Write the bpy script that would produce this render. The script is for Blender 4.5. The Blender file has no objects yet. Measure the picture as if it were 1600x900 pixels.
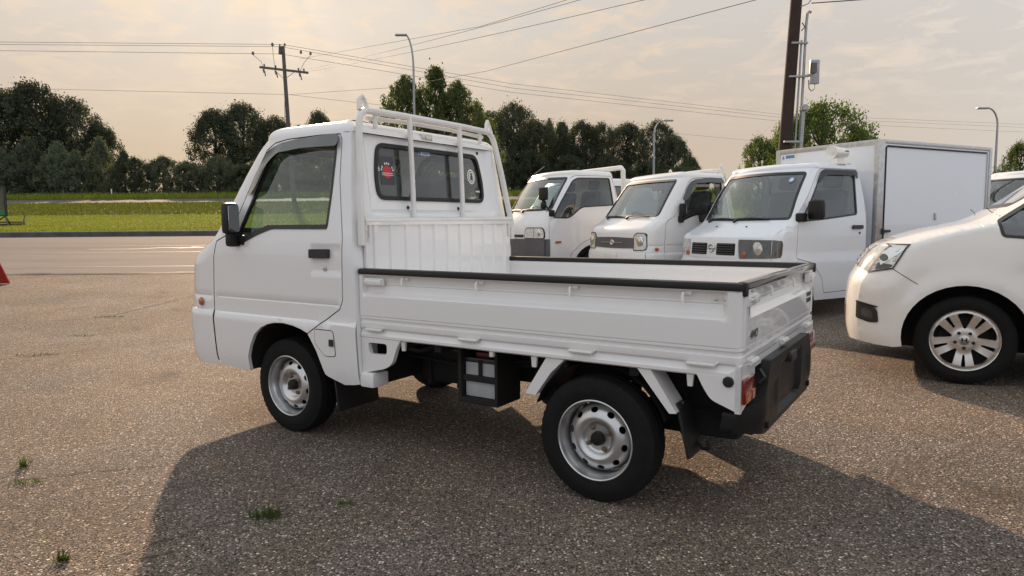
import bpy, bmesh, math, random
from mathutils import Vector, Matrix
from mathutils.geometry import delaunay_2d_cdt
random.seed(7)
SC = bpy.context.scene
COL = SC.collection
PI = math.pi

# ------------------------------------------------------------------ camera
cam_d = bpy.data.cameras.new('camera')
cam = bpy.data.objects.new('camera', cam_d)
COL.objects.link(cam)
cam_d.sensor_width = 36.0
cam_d.lens = 1092.35 / 1600 * 36
cam_d.clip_start = 0.05
cam_d.clip_end = 4000
cam.matrix_world = Matrix.Translation((0, 0, 1.1586)) @ Matrix.Rotation(PI / 2 - 0.0935, 4, 'X') @ Matrix.Rotation(-0.008, 4, 'Z')
SC.camera = cam

# ------------------------------------------------------------------ light
SUN_AZ, SUN_EL = math.radians(108.5), math.radians(21.0)
SUN_DIR = Vector((math.cos(SUN_AZ) * math.cos(SUN_EL), math.sin(SUN_AZ) * math.cos(SUN_EL), math.sin(SUN_EL)))
sun_d = bpy.data.lights.new('sun', 'SUN')
sun_d.energy = 4.4
sun_d.angle = math.radians(0.9)
sun_d.color = (1.0, 0.72, 0.49)
sun = bpy.data.objects.new('sun', sun_d)
COL.objects.link(sun)
sun.rotation_euler = SUN_DIR.to_track_quat('Z', 'Y').to_euler()

SC.view_settings.view_transform = 'Standard'
SC.view_settings.look = 'None'
SC.view_settings.gamma = 1.0
SC.view_settings.exposure = 0.42
SC.view_settings.use_curve_mapping = False

world = bpy.data.worlds.new('World')
SC.world = world
world.use_nodes = True
def build_world():
    nt = world.node_tree; nt.nodes.clear(); N = nt.nodes.new; L = nt.links.new
    out = N('ShaderNodeOutputWorld'); bg = N('ShaderNodeBackground'); bg.inputs[1].default_value = 0.10
    L(bg.outputs[0], out.inputs[0])
    sky = N('ShaderNodeTexSky'); sky.sky_type = 'NISHITA'; sky.sun_disc = False
    sky.sun_elevation = SUN_EL; sky.sun_rotation = PI / 2 - SUN_AZ
    sky.air_density = 1.2; sky.dust_density = 4.0; sky.ozone_density = 1.0
    tc = N('ShaderNodeTexCoord')
    nrm = N('ShaderNodeVectorMath'); nrm.operation = 'NORMALIZE'; L(tc.outputs['Generated'], nrm.inputs[0])
    sep = N('ShaderNodeSeparateXYZ'); L(nrm.outputs[0], sep.inputs[0])
    # smoke haze: warm towards the sun, greyer away from it and overhead
    dot0 = N('ShaderNodeVectorMath'); dot0.operation = 'DOT_PRODUCT'; L(nrm.outputs[0], dot0.inputs[0]); dot0.inputs[1].default_value = SUN_DIR
    ramp = N('ShaderNodeValToRGB'); cr = ramp.color_ramp
    md = N('ShaderNodeMapRange'); md.inputs[1].default_value = -1.0; md.inputs[2].default_value = 1.0; L(dot0.outputs['Value'], md.inputs[0]); L(md.outputs[0], ramp.inputs[0])
    cr.elements[0].position = 0.0; cr.elements[0].color = (0.58, 0.615, 0.70, 1)
    cr.elements[1].position = 1.0; cr.elements[1].color = (0.42, 0.342, 0.268, 1)
    for p, c in ((0.45, (0.56, 0.59, 0.65, 1)), (0.70, (0.54, 0.515, 0.475, 1)), (0.86, (0.475, 0.403, 0.338, 1)), (0.94, (0.445, 0.358, 0.275, 1))):
        e = cr.elements.new(p); e.color = c
    # forward scattering round the veiled sun
    dot = N('ShaderNodeVectorMath'); dot.operation = 'DOT_PRODUCT'; L(nrm.outputs[0], dot.inputs[0]); dot.inputs[1].default_value = SUN_DIR
    mx = N('ShaderNodeMath'); mx.operation = 'MAXIMUM'; L(dot.outputs['Value'], mx.inputs[0]); mx.inputs[1].default_value = 0
    pw = N('ShaderNodeMath'); pw.operation = 'POWER'; L(mx.outputs[0], pw.inputs[0]); pw.inputs[1].default_value = 14
    # thin cloud sheet projected on a flat layer
    zz = N('ShaderNodeMath'); zz.operation = 'ADD'; L(sep.outputs[2], zz.inputs[0]); zz.inputs[1].default_value = 0.12
    zm = N('ShaderNodeMath'); zm.operation = 'MAXIMUM'; L(zz.outputs[0], zm.inputs[0]); zm.inputs[1].default_value = 0.05
    dv = N('ShaderNodeVectorMath'); dv.operation = 'DIVIDE'; L(nrm.outputs[0], dv.inputs[0])
    cx = N('ShaderNodeCombineXYZ')
    for i in range(3): L(zm.outputs[0], cx.inputs[i])
    L(cx.outputs[0], dv.inputs[1])
    nz = N('ShaderNodeTexNoise'); nz.inputs['Scale'].default_value = 4.6; nz.inputs['Detail'].default_value = 10; nz.inputs['Roughness'].default_value = 0.64; nz.inputs['Distortion'].default_value = 0.6
    L(dv.outputs[0], nz.inputs['Vector'])
    cm = N('ShaderNodeMapRange'); cm.inputs[1].default_value = 0.47; cm.inputs[2].default_value = 0.66; L(nz.outputs['Fac'], cm.inputs[0])
    el = N('ShaderNodeMapRange'); el.inputs[1].default_value = 0.10; el.inputs[2].default_value = 0.27; L(sep.outputs[2], el.inputs[0])
    cf = N('ShaderNodeMath'); cf.operation = 'MULTIPLY'; L(cm.outputs[0], cf.inputs[0]); L(el.outputs[0], cf.inputs[1])
    cf2 = N('ShaderNodeMath'); cf2.operation = 'MULTIPLY'; L(cf.outputs[0], cf2.inputs[0]); cf2.inputs[1].default_value = 0.85
    mxc = N('ShaderNodeMixRGB'); 
    gapm = N('ShaderNodeMath'); gapm.operation = 'MULTIPLY'; L(el.outputs[0], gapm.inputs[0]); gapm.inputs[1].default_value = 0.6
    gap = N('ShaderNodeMixRGB'); L(gapm.outputs[0], gap.inputs[0]); L(ramp.outputs[0], gap.inputs[1]); gap.inputs[2].default_value = (0.50, 0.505, 0.505, 1)
    L(cf2.outputs[0], mxc.inputs[0]); L(gap.outputs[0], mxc.inputs[1])
    cbr = N('ShaderNodeVectorMath'); cbr.operation = 'MULTIPLY'; L(ramp.outputs[0], cbr.inputs[0]); cbr.inputs[1].default_value = (1.42, 1.38, 1.34); L(cbr.outputs[0], mxc.inputs[2])
    gl = N('ShaderNodeMixRGB'); gl.blend_type = 'ADD'; L(pw.outputs[0], gl.inputs[0]); L(mxc.outputs[0], gl.inputs[1]); gl.inputs[2].default_value = (0.075, 0.058, 0.035, 1)
    # crepuscular rays fanning out below the veiled sun
    ru = SUN_DIR.cross(Vector((0, 0, 1))).normalized(); rv = SUN_DIR.cross(ru)
    dots = []
    for vec in (ru, rv):
        dd = N('ShaderNodeVectorMath'); dd.operation = 'DOT_PRODUCT'; L(nrm.outputs[0], dd.inputs[0]); dd.inputs[1].default_value = vec; dots.append(dd)
    at = N('ShaderNodeMath'); at.operation = 'ARCTAN2'; L(dots[0].outputs['Value'], at.inputs[0]); L(dots[1].outputs['Value'], at.inputs[1])
    rn = N('ShaderNodeTexNoise'); rn.noise_dimensions = '1D'; rn.inputs['Scale'].default_value = 2.6; rn.inputs['Detail'].default_value = 1; L(at.outputs[0], rn.inputs['W'])
    rm = N('ShaderNodeMapRange'); rm.inputs[1].default_value = 0.42; rm.inputs[2].default_value = 0.66; L(rn.outputs['Fac'], rm.inputs[0])
    p2 = N('ShaderNodeMath'); p2.operation = 'POWER'; L(mx.outputs[0], p2.inputs[0]); p2.inputs[1].default_value = 9
    rf = N('ShaderNodeMath'); rf.operation = 'MULTIPLY'; L(rm.outputs[0], rf.inputs[0]); L(p2.outputs[0], rf.inputs[1])
    ry = N('ShaderNodeMixRGB'); ry.blend_type = 'ADD'; L(rf.outputs[0], ry.inputs[0]); L(gl.outputs[0], ry.inputs[1]); ry.inputs[2].default_value = (0.035, 0.026, 0.016, 1)
    # bluer overhead, above the smoke layer's long slant path
    zen = N('ShaderNodeMapRange'); zen.inputs[1].default_value = 0.30; zen.inputs[2].default_value = 0.70; zen.inputs[4].default_value = 0.85; L(sep.outputs[2], zen.inputs[0])
    zx = N('ShaderNodeMixRGB'); L(zen.outputs[0], zx.inputs[0]); L(ry.outputs[0], zx.inputs[1]); zx.inputs[2].default_value = (0.61, 0.645, 0.68, 1)
    sc = N('ShaderNodeVectorMath'); sc.operation = 'SCALE'; L(zx.outputs[0], sc.inputs[0]); sc.inputs['Scale'].default_value = 10.0
    fin = N('ShaderNodeMixRGB'); fin.inputs[0].default_value = 0.985; L(sky.outputs[0], fin.inputs[1]); L(sc.outputs[0], fin.inputs[2])
    L(fin.outputs[0], bg.inputs[0])
build_world()
SC.cycles.max_bounces = 8
SC.cycles.transparent_max_bounces = 24
SC.cycles.caustics_reflective = False
SC.cycles.caustics_refractive = False
SC.cycles.sample_clamp_indirect = 4.0

# ------------------------------------------------------------------ materials
def new_mat(name):
    m = bpy.data.materials.new(name); m.use_nodes = True
    nt = m.node_tree; b = nt.nodes['Principled BSDF']
    return m, nt, b
def mat(name, col, rough=0.5, metal=0.0, coat=0.0, var=0.08, scale=6.0, bump=0.0, bscale=60.0, spec=0.5, rvar=0.1, detail=4):
    m, nt, b = new_mat(name); N = nt.nodes.new; L = nt.links.new
    tc = N('ShaderNodeTexCoord')
    nz = N('ShaderNodeTexNoise'); nz.inputs['Scale'].default_value = scale; nz.inputs['Detail'].default_value = detail
    L(tc.outputs['Object'], nz.inputs['Vector'])
    mr = N('ShaderNodeMapRange'); mr.inputs[1].default_value = 0.3; mr.inputs[2].default_value = 0.7
    mr.inputs[3].default_value = 1 - var; mr.inputs[4].default_value = 1 + var * 0.6
    L(nz.outputs['Fac'], mr.inputs[0])
    mu = N('ShaderNodeVectorMath'); mu.operation = 'SCALE'; mu.inputs[0].default_value = col[:3]; L(mr.outputs[0], mu.inputs['Scale'])
    L(mu.outputs[0], b.inputs['Base Color'])
    rr = N('ShaderNodeMapRange'); rr.inputs[3].default_value = max(0.02, rough - rvar * rough); rr.inputs[4].default_value = min(1, rough + rvar * rough)
    L(nz.outputs['Fac'], rr.inputs[0]); L(rr.outputs[0], b.inputs['Roughness'])
    b.inputs['Metallic'].default_value = metal
    b.inputs['Coat Weight'].default_value = coat; b.inputs['Coat Roughness'].default_value = 0.06
    b.inputs['Specular IOR Level'].default_value = spec
    if bump > 0:
        n2 = N('ShaderNodeTexNoise'); n2.inputs['Scale'].default_value = bscale; n2.inputs['Detail'].default_value = 3
        L(tc.outputs['Object'], n2.inputs['Vector'])
        bp = N('ShaderNodeBump'); bp.inputs['Strength'].default_value = bump; bp.inputs['Distance'].default_value = 0.004
        L(n2.outputs['Fac'], bp.inputs['Height']); L(bp.outputs[0], b.inputs['Normal'])
    return m
def glass_mat(name, tint, refl=1.0, base=0.0):
    m = bpy.data.materials.new(name); m.use_nodes = True
    nt = m.node_tree; nt.nodes.clear(); N = nt.nodes.new; L = nt.links.new
    out = N('ShaderNodeOutputMaterial'); mix = N('ShaderNodeMixShader'); tr = N('ShaderNodeBsdfTransparent'); gl = N('ShaderNodeBsdfGlossy')
    tr.inputs[0].default_value = (*tint, 1); gl.inputs['Roughness'].default_value = 0.02; gl.inputs[0].default_value = (0.95, 0.97, 1, 1)
    fr = N('ShaderNodeFresnel'); g = N('ShaderNodeNewGeometry'); io = N('ShaderNodeMapRange'); io.inputs[3].default_value = 1.52; io.inputs[4].default_value = 1 / 1.52
    L(g.outputs['Backfacing'], io.inputs[0]); L(io.outputs[0], fr.inputs[0])   # same pane from either side
    nz = N('ShaderNodeTexNoise'); nz.inputs['Scale'].default_value = 5; tc = N('ShaderNodeTexCoord'); L(tc.outputs['Object'], nz.inputs['Vector'])
    mr = N('ShaderNodeMath'); mr.operation = 'MULTIPLY_ADD'; L(fr.outputs[0], mr.inputs[0]); mr.inputs[1].default_value = 1.7 * refl; mr.inputs[2].default_value = base
    # pale film: a little dust, and a reflected veil put in as colour
    df = N('ShaderNodeBsdfDiffuse'); df.inputs[0].default_value = (0.45, 0.44, 0.40, 1)
    m2 = N('ShaderNodeMixShader'); dm = N('ShaderNodeMapRange'); dm.inputs[3].default_value = 0.01; dm.inputs[4].default_value = 0.05; L(nz.outputs['Fac'], dm.inputs[0])
    L(dm.outputs[0], m2.inputs[0]); L(tr.outputs[0], m2.inputs[1]); L(df.outputs[0], m2.inputs[2])
    L(mr.outputs[0], mix.inputs[0]); L(m2.outputs[0], mix.inputs[1]); L(gl.outputs[0], mix.inputs[2]); L(mix.outputs[0], out.inputs[0])
    return m
M = {}
def paint(name, col, dirt=0.25):
    """white vehicle enamel with blotches of road dust"""
    m, nt, b = new_mat(name); N = nt.nodes.new; L = nt.links.new
    geo = N('ShaderNodeNewGeometry')
    nz = N('ShaderNodeTexNoise'); nz.inputs['Scale'].default_value = 7; nz.inputs['Detail'].default_value = 8; nz.inputs['Roughness'].default_value = 0.65; L(geo.outputs['Position'], nz.inputs['Vector'])
    st = N('ShaderNodeMapRange'); st.inputs[1].default_value = 0.50; st.inputs[2].default_value = 0.80; L(nz.outputs['Fac'], st.inputs[0])
    m2 = N('ShaderNodeMath'); m2.operation = 'MULTIPLY'; L(st.outputs[0], m2.inputs[0]); m2.inputs[1].default_value = dirt
    mx = N('ShaderNodeMixRGB'); L(m2.outputs[0], mx.inputs[0]); mx.inputs[1].default_value = (*col, 1); mx.inputs[2].default_value = (0.30, 0.25, 0.19, 1)
    L(mx.outputs[0], b.inputs['Base Color'])
    rr = N('ShaderNodeMapRange'); rr.inputs[3].default_value = 0.24; rr.inputs[4].default_value = 0.29; L(nz.outputs['Fac'], rr.inputs[0]); L(rr.outputs[0], b.inputs['Roughness'])
    b.inputs['Coat Weight'].default_value = 0.85; b.inputs['Coat Roughness'].default_value = 0.03
    # faint orange peel / panel waviness
    n2 = N('ShaderNodeTexNoise'); n2.inputs['Scale'].default_value = 4.0; n2.inputs['Detail'].default_value = 1; L(geo.outputs['Position'], n2.inputs['Vector'])
    bp = N('ShaderNodeBump'); bp.inputs['Strength'].default_value = 0.05; bp.inputs['Distance'].default_value = 0.02; L(n2.outputs['Fac'], bp.inputs['Height']); L(bp.outputs[0], b.inputs['Normal'])
    return m
M['white'] = paint('white_enamel', (0.82, 0.815, 0.81), 0.015)
M['bedwhite'] = paint('white_bed_enamel', (0.81, 0.80, 0.79), 0.03)
M['pearl'] = paint('pearl_enamel', (0.83, 0.81, 0.77), 0.03)
M['coolwhite'] = paint('cool_white_enamel', (0.77, 0.80, 0.84), 0.02)
M['rack'] = mat('white_tube_paint', (0.76, 0.74, 0.71), 0.38, coat=0.2)
M['rubber'] = mat('black_rubber', (0.014, 0.014, 0.014), 0.5, var=0.2, spec=0.4)
M['trim'] = mat('black_trim', (0.018, 0.018, 0.019), 0.45, var=0.2, coat=0.1)
M['plastic'] = mat('dark_plastic', (0.009, 0.009, 0.009), 0.45, spec=0.35, var=0.3, scale=14, bump=0.15, bscale=300)
M['greyplastic'] = mat('grey_bumper_plastic', (0.10, 0.10, 0.105), 0.55, var=0.15, bump=0.1, bscale=200)
M['under'] = mat('underbody', (0.010, 0.009, 0.008), 0.8, var=0.5, scale=9, bump=0.3, bscale=40)
M['tyre'] = mat('tyre_rubber', (0.009, 0.0085, 0.008), 0.8, spec=0.25, var=0.35, scale=18, bump=0.15, bscale=120)
M['steel'] = mat('silver_wheel', (0.62, 0.62, 0.62), 0.30, metal=0.8, var=0.12, scale=16)
M['alloy'] = mat('alloy_wheel', (0.66, 0.63, 0.58), 0.28, metal=0.8, var=0.08, scale=16)
M['chrome'] = mat('chrome', (0.75, 0.75, 0.75), 0.12, metal=1.0, var=0.05)
M['alum'] = mat('aluminium_strip', (0.55, 0.54, 0.52), 0.34, metal=0.9, var=0.15, scale=20)
M['bolt'] = mat('rusty_bolt', (0.22, 0.15, 0.09), 0.6, metal=0.6, var=0.4, scale=40)
M['seat'] = mat('seat_fabric', (0.045, 0.047, 0.052), 0.9, var=0.2, bump=0.2, bscale=300)
M['dash'] = mat('dashboard_plastic', (0.05, 0.052, 0.055), 0.7, var=0.1)
M['liner'] = mat('headliner', (0.30, 0.30, 0.29), 0.9, var=0.1)
M['hole'] = mat('dark_opening', (0.006, 0.006, 0.006), 0.9, var=0.2)
M['battery'] = mat('battery_case', (0.42, 0.43, 0.44), 0.5, var=0.15, scale=12)
M['red'] = mat('red_lens', (0.20, 0.008, 0.008), 0.18, coat=0.8, var=0.2, scale=30)
M['amber'] = mat('amber_lens', (0.42, 0.09, 0.015), 0.2, coat=0.8, var=0.2, scale=30)
M['lens'] = mat('clear_lens', (0.62, 0.62, 0.58), 0.10, metal=0.35, coat=1.0, var=0.35, scale=26)
M['lensdark'] = mat('smoked_lens', (0.06, 0.06, 0.058), 0.08, coat=1.0, var=0.4, scale=14)
M['redtext'] = mat('red_print', (0.55, 0.03, 0.04), 0.5)
M['bluetext'] = mat('blue_print', (0.10, 0.22, 0.45), 0.5)
M['darktext'] = mat('dark_print', (0.05, 0.05, 0.055), 0.5)
M['whitetext'] = mat('white_print', (0.75, 0.75, 0.74), 0.5)
M['mirror'] = mat('mirror_silver', (0.50, 0.52, 0.54), 0.03, metal=1.0, var=0.02)
M['glass'] = glass_mat('side_glass', (0.84, 0.90, 0.86), 1.0)
M['darkvisor'] = glass_mat('dark_visor', (0.05, 0.045, 0.045), 0.6, 0.0)
M['wsglass'] = glass_mat('windscreen_glass', (0.66, 0.86, 0.83), 1.15, 0.045)
M['visor'] = mat('smoke_visor', (0.030, 0.042, 0.044), 0.10, coat=0.9, var=0.1)
M['darkglass'] = glass_mat('privacy_glass', (0.20, 0.23, 0.25), 1.3, 0.05)
M['wood'] = mat('creosote_pole', (0.038, 0.022, 0.017), 0.85, var=0.35, scale=5, bump=0.4, bscale=30)
M['greywood'] = mat('weathered_pole', (0.13, 0.115, 0.10), 0.9, var=0.3, scale=4, bump=0.3, bscale=20)
M['galv'] = mat('galvanised_steel', (0.36, 0.37, 0.38), 0.45, metal=0.6, var=0.15, scale=10)
M['wire'] = mat('wire', (0.055, 0.052, 0.05), 0.6)
M['porcelain'] = mat('insulator', (0.10, 0.075, 0.065), 0.3, coat=0.5)
M['cap'] = mat('orange_red_vinyl', (0.62, 0.085, 0.06), 0.5, var=0.15)
M['concrete'] = mat('kerb_concrete', (0.10, 0.095, 0.088), 0.9, var=0.3, scale=3, bump=0.3, bscale=25)

# ------------------------------------------------------------------ mesh helpers
class MB:
    def __init__(self): self.v = []; self.f = []; self.s = []
    def add(self, vs, fs, smooth=False):
        o = len(self.v); self.v += [tuple(p) for p in vs]
        self.f += [tuple(i + o for i in f) for f in fs]; self.s += [smooth] * len(fs); return self
    def merge(self, other): return self.add_raw(other.v, other.f, other.s)
    def add_raw(self, v, f, s):
        o = len(self.v); self.v += list(v); self.f += [tuple(i + o for i in q) for q in f]; self.s += list(s); return self
    def mirror_y(self):
        m = MB(); m.v = [(x, -y, z) for x, y, z in self.v]; m.f = [tuple(reversed(q)) for q in self.f]; m.s = list(self.s); return m
    def xf(self, mt):
        m = MB(); m.v = [tuple(mt @ Vector(p)) for p in self.v]; m.f = list(self.f); m.s = list(self.s); return m
    def box(self, a, b, ch=0.0):
        x0, y0, z0 = [min(a[i], b[i]) for i in range(3)]; x1, y1, z1 = [max(a[i], b[i]) for i in range(3)]
        if ch <= 0:
            vs = [(x, y, z) for x in (x0, x1) for y in (y0, y1) for z in (z0, z1)]
            return self.add(vs, [(0, 1, 3, 2), (4, 6, 7, 5), (0, 4, 5, 1), (2, 3, 7, 6), (0, 2, 6, 4), (1, 5, 7, 3)])
        bm = bmesh.new(); bmesh.ops.create_cube(bm, size=1.0)
        for v in bm.verts: v.co = Vector(((x0 + x1) / 2 + v.co.x * (x1 - x0), (y0 + y1) / 2 + v.co.y * (y1 - y0), (z0 + z1) / 2 + v.co.z * (z1 - z0)))
        bmesh.ops.bevel(bm, geom=list(bm.edges), offset=ch, segments=2, profile=0.6, affect='EDGES')
        return self.bm(bm, True)
    def bm(self, bm, smooth=False):
        bm.verts.index_update()
        self.add([v.co[:] for v in bm.verts], [[v.index for v in f.verts] for f in bm.faces], smooth); bm.free(); return self
    def tube(self, pts, r, n=8, caps=True, closed=False):
        pts = [Vector(p) for p in pts]; k = len(pts); rs = r if isinstance(r, (list, tuple)) else [r] * k
        vs = []; fs = []; up = None
        for i, p in enumerate(pts):
            if closed: t = (pts[(i + 1) % k] - pts[i - 1]).normalized()
            else: t = (pts[min(i + 1, k - 1)] - pts[max(i - 1, 0)]).normalized()
            if up is None:
                a = Vector((0, 0, 1)) if abs(t.z) < 0.9 else Vector((1, 0, 0)); up = (a - t * a.dot(t)).normalized()
            else:
                up = up - t * up.dot(t); up = up.normalized() if up.length > 1e-6 else t.orthogonal().normalized()
            sd = t.cross(up)
            for j in range(n):
                an = 2 * PI * j / n; vs.append(p + (up * math.cos(an) + sd * math.sin(an)) * rs[i])
        for i in range(k if closed else k - 1):
            a = i * n; b = ((i + 1) % k) * n
            for j in range(n): fs.append((a + j, a + (j + 1) % n, b + (j + 1) % n, b + j))
        self.add(vs, fs, True)
        if caps and not closed:
            self.add(vs[:n], [tuple(range(n - 1, -1, -1))]); self.add(vs[-n:], [tuple(range(n))])
        return self
    def lathe(self, prof, n=48, axis='Y', center=(0, 0, 0), smooth=True):
        vs = []; fs = []; k = len(prof)
        for i in range(n):
            a = 2 * PI * i / n; c, s = math.cos(a), math.sin(a)
            for h, r in prof:
                if axis == 'Y': p = (r * c, h, r * s)
                elif axis == 'Z': p = (r * c, r * s, h)
                else: p = (h, r * c, r * s)
                vs.append((p[0] + center[0], p[1] + center[1], p[2] + center[2]))
        for i in range(n):
            for j in range(k - 1):
                a = i * k + j; b = ((i + 1) % n) * k + j
                fs.append((a, b, b + 1, a + 1))
        return self.add(vs, fs, smooth)
    def prism(self, poly, d0, d1, axis=1, smooth=False):
        """poly: 2D points in the plane normal to axis, extruded d0..d1"""
        def P(u, v, w): return (u, w, v) if axis == 1 else ((w, u, v) if axis == 0 else (u, v, w))
        n = len(poly); vs = [P(u, v, d0) for u, v in poly] + [P(u, v, d1) for u, v in poly]
        self.add(vs, [(i, (i + 1) % n, n + (i + 1) % n, n + i) for i in range(n)], smooth)
        self.add(vs[:n], [tuple(range(n))]); self.add(vs[n:], [tuple(range(n - 1, -1, -1))]); return self
    def grid(self, us, vs_, fn, smooth=True):
        nu, nv = len(us), len(vs_)
        vs = [fn(u, v) for u in us for v in vs_]
        fs = [(i * nv + j, (i + 1) * nv + j, (i + 1) * nv + j + 1, i * nv + j + 1) for i in range(nu - 1) for j in range(nv - 1)]
        return self.add(vs, fs, smooth)
    def build(self, name, mt, parent=None, bevel=0.0, sharp=35):
        me = bpy.data.meshes.new(name); me.from_pydata(self.v, [], self.f); me.update()
        me.polygons.foreach_set('use_smooth', self.s)
        me.materials.append(M[mt] if isinstance(mt, str) else mt)
        bm = bmesh.new(); bm.from_mesh(me); bmesh.ops.recalc_face_normals(bm, faces=bm.faces)
        bm.to_mesh(me); bm.free()
        try: me.set_sharp_from_angle(angle=math.radians(sharp))
        except Exception: pass
        o = bpy.data.objects.new(name, me); COL.objects.link(o)
        if parent is not None: o.parent = parent
        if bevel > 0:
            md = o.modifiers.new('bevel', 'BEVEL'); md.width = bevel; md.segments = 2; md.limit_method = 'ANGLE'; md.angle_limit = math.radians(40)
        return o
def empty(name, loc=(0, 0, 0), rz=0.0, label=None, cat=None, group=None):
    o = bpy.data.objects.new(name, None); COL.objects.link(o); o.location = loc; o.rotation_euler = (0, 0, rz); o.empty_display_size = 0.2
    if label: o['label'] = label; o['category'] = cat
    if group: o['group'] = group
    return o
def tag(o, label=None, cat=None, group=None, kind=None):
    if label: o['label'] = label
    if cat: o['category'] = cat
    if group: o['group'] = group
    if kind: o['kind'] = kind
    return o
def copy_tree(o, parent=None, skip=()):
    c = o.copy(); COL.objects.link(c); c.parent = parent
    for ch in list(o.children):
        if ch.name.split('.')[0] in skip: continue
        copy_tree(ch, c, skip)
    return c

def fillet(pts, r, n=5):
    """round the corners of a closed 2D polygon; r is one radius or one for each point"""
    k = len(pts); out = []
    for i in range(k):
        p = Vector(pts[i]); a = Vector(pts[i - 1]); b = Vector(pts[(i + 1) % k]); rr = r[i] if isinstance(r, (list, tuple)) else r
        d0 = (a - p); d1 = (b - p); t = min(rr, d0.length * 0.45, d1.length * 0.45)
        if t < 1e-5: out.append(tuple(p)); continue
        p0 = p + d0.normalized() * t; p1 = p + d1.normalized() * t
        for j in range(n + 1):
            s = j / n; out.append(tuple((1 - s) ** 2 * p0 + 2 * s * (1 - s) * p + s * s * p1))
    return out
def area2(p): return 0.5 * sum(p[i - 1][0] * p[i][1] - p[i][0] * p[i - 1][1] for i in range(len(p)))
def offset_poly(p, dlt, closed=True):
    """grow (+) or shrink (-) a 2D polygon along its vertex normals"""
    n = len(p); s = 1 if (not closed or area2(p) > 0) else -1; out = []
    for i in range(n):
        a = Vector(p[i - 1] if (closed or i > 0) else p[i]); b = Vector(p[i]); c = Vector(p[(i + 1) % n] if (closed or i < n - 1) else p[i])
        t0 = (b - a); t1 = (c - b)
        t0 = t0.normalized() if t0.length > 1e-9 else t1.normalized(); t1 = t1.normalized() if t1.length > 1e-9 else t0
        n0 = Vector((t0.y, -t0.x)) * s; n1 = Vector((t1.y, -t1.x)) * s; m = n0 + n1
        m = m.normalized() if m.length > 1e-6 else n0
        k = min(2.0, 1 / max(0.3, m.dot(n0))); q = b + m * dlt * k; out.append((q.x, q.y))
    return out
def inside(p, poly):
    x, y = p; c = False; j = len(poly) - 1
    for i in range(len(poly)):
        xi, yi = poly[i]; xj, yj = poly[j]
        if (yi > y) != (yj > y) and x < (xj - xi) * (y - yi) / (yj - yi) + xi: c = not c
        j = i
    return c
def dense(poly, step, closed=True):
    out = []; n = len(poly)
    for i in range(n if closed else n - 1):
        a = poly[i]; b = poly[(i + 1) % n]; L = math.hypot(b[0] - a[0], b[1] - a[1]); k = max(1, int(math.ceil(L / step)))
        for j in range(k): out.append((a[0] + (b[0] - a[0]) * j / k, a[1] + (b[1] - a[1]) * j / k))
    if not closed: out.append(poly[-1])
    return out
def dist_poly(p, poly):
    best = 1e9; x, y = p
    for i in range(len(poly)):
        ax, ay = poly[i - 1]; bx, by = poly[i]; dx, dy = bx - ax, by - ay; L = dx * dx + dy * dy
        t = 0 if L == 0 else max(0, min(1, ((x - ax) * dx + (y - ay) * dy) / L))
        d = math.hypot(x - ax - t * dx, y - ay - t * dy)
        if d < best: best = d
    return best
def panel(mb, outer, holes, fn, step=0.06, rim=None, ulines=(), vlines=()):
    """a sheet over a 2D region with holes, carried to 3D by fn(u,v); rim = vector the edge folds in along"""
    outer = dense(outer, step); holes = [dense(h, step) for h in holes]
    pts = []; edges = []
    for loop in [outer] + holes:
        o = len(pts); pts += loop; edges += [(o + i, o + (i + 1) % len(loop)) for i in range(len(loop))]
    nb = len(pts)
    us = [p[0] for p in outer]; vs = [p[1] for p in outer]
    u0, u1, v0, v1 = min(us), max(us), min(vs), max(vs)
    nu = max(2, int((u1 - u0) / step)); nv = max(2, int((v1 - v0) / step))
    gu = sorted(set([u0 + (u1 - u0) * i / nu for i in range(nu + 1)] + [u for u in ulines if u0 < u < u1]))
    gv = sorted(set([v0 + (v1 - v0) * i / nv for i in range(nv + 1)] + [v for v in vlines if v0 < v < v1]))
    for a in gu:
        for b in gv:
            if not inside((a, b), outer): continue
            if any(inside((a, b), h) for h in holes): continue
            if dist_poly((a, b), outer) < step * 0.3 or any(dist_poly((a, b), h) < step * 0.3 for h in holes): continue
            pts.append((a, b))
    V, E, F, ov, oe, of = delaunay_2d_cdt([Vector(p) for p in pts], edges, [], 0, 1e-6)
    keep = []
    for f in F:
        c = (sum(V[i][0] for i in f) / 3, sum(V[i][1] for i in f) / 3)
        if inside(c, outer) and not any(inside(c, h) for h in holes): keep.append(tuple(f))
    mb.add([fn(v[0], v[1]) for v in V], keep, True)
    if rim is not None:
        for loop in [outer] + holes:
            n = len(loop); a = [Vector(fn(*p)) for p in loop]; b = [p + Vector(rim) for p in a]
            mb.add(a + b, [(i, (i + 1) % n, n + (i + 1) % n, n + i) for i in range(n)], True)
    return mb
def table(pts):
    """smooth monotone interpolation through (key, value) points"""
    pts = sorted(pts); xs = [p[0] for p in pts]; ys = [p[1] for p in pts]; n = len(xs)
    d = [(ys[i + 1] - ys[i]) / (xs[i + 1] - xs[i]) for i in range(n - 1)]
    m = [d[0]] + [0 if d[i - 1] * d[i] <= 0 else 2 * d[i - 1] * d[i] / (d[i - 1] + d[i]) for i in range(1, n - 1)] + [d[-1]]
    def f(x):
        if x <= xs[0]: return ys[0]
        if x >= xs[-1]: return ys[-1]
        i = 0
        while x > xs[i + 1]: i += 1
        h = xs[i + 1] - xs[i]; t = (x - xs[i]) / h
        return (2 * t ** 3 - 3 * t * t + 1) * ys[i] + (t ** 3 - 2 * t * t + t) * h * m[i] + (-2 * t ** 3 + 3 * t * t) * ys[i + 1] + (t ** 3 - t * t) * h * m[i + 1]
    return f
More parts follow.
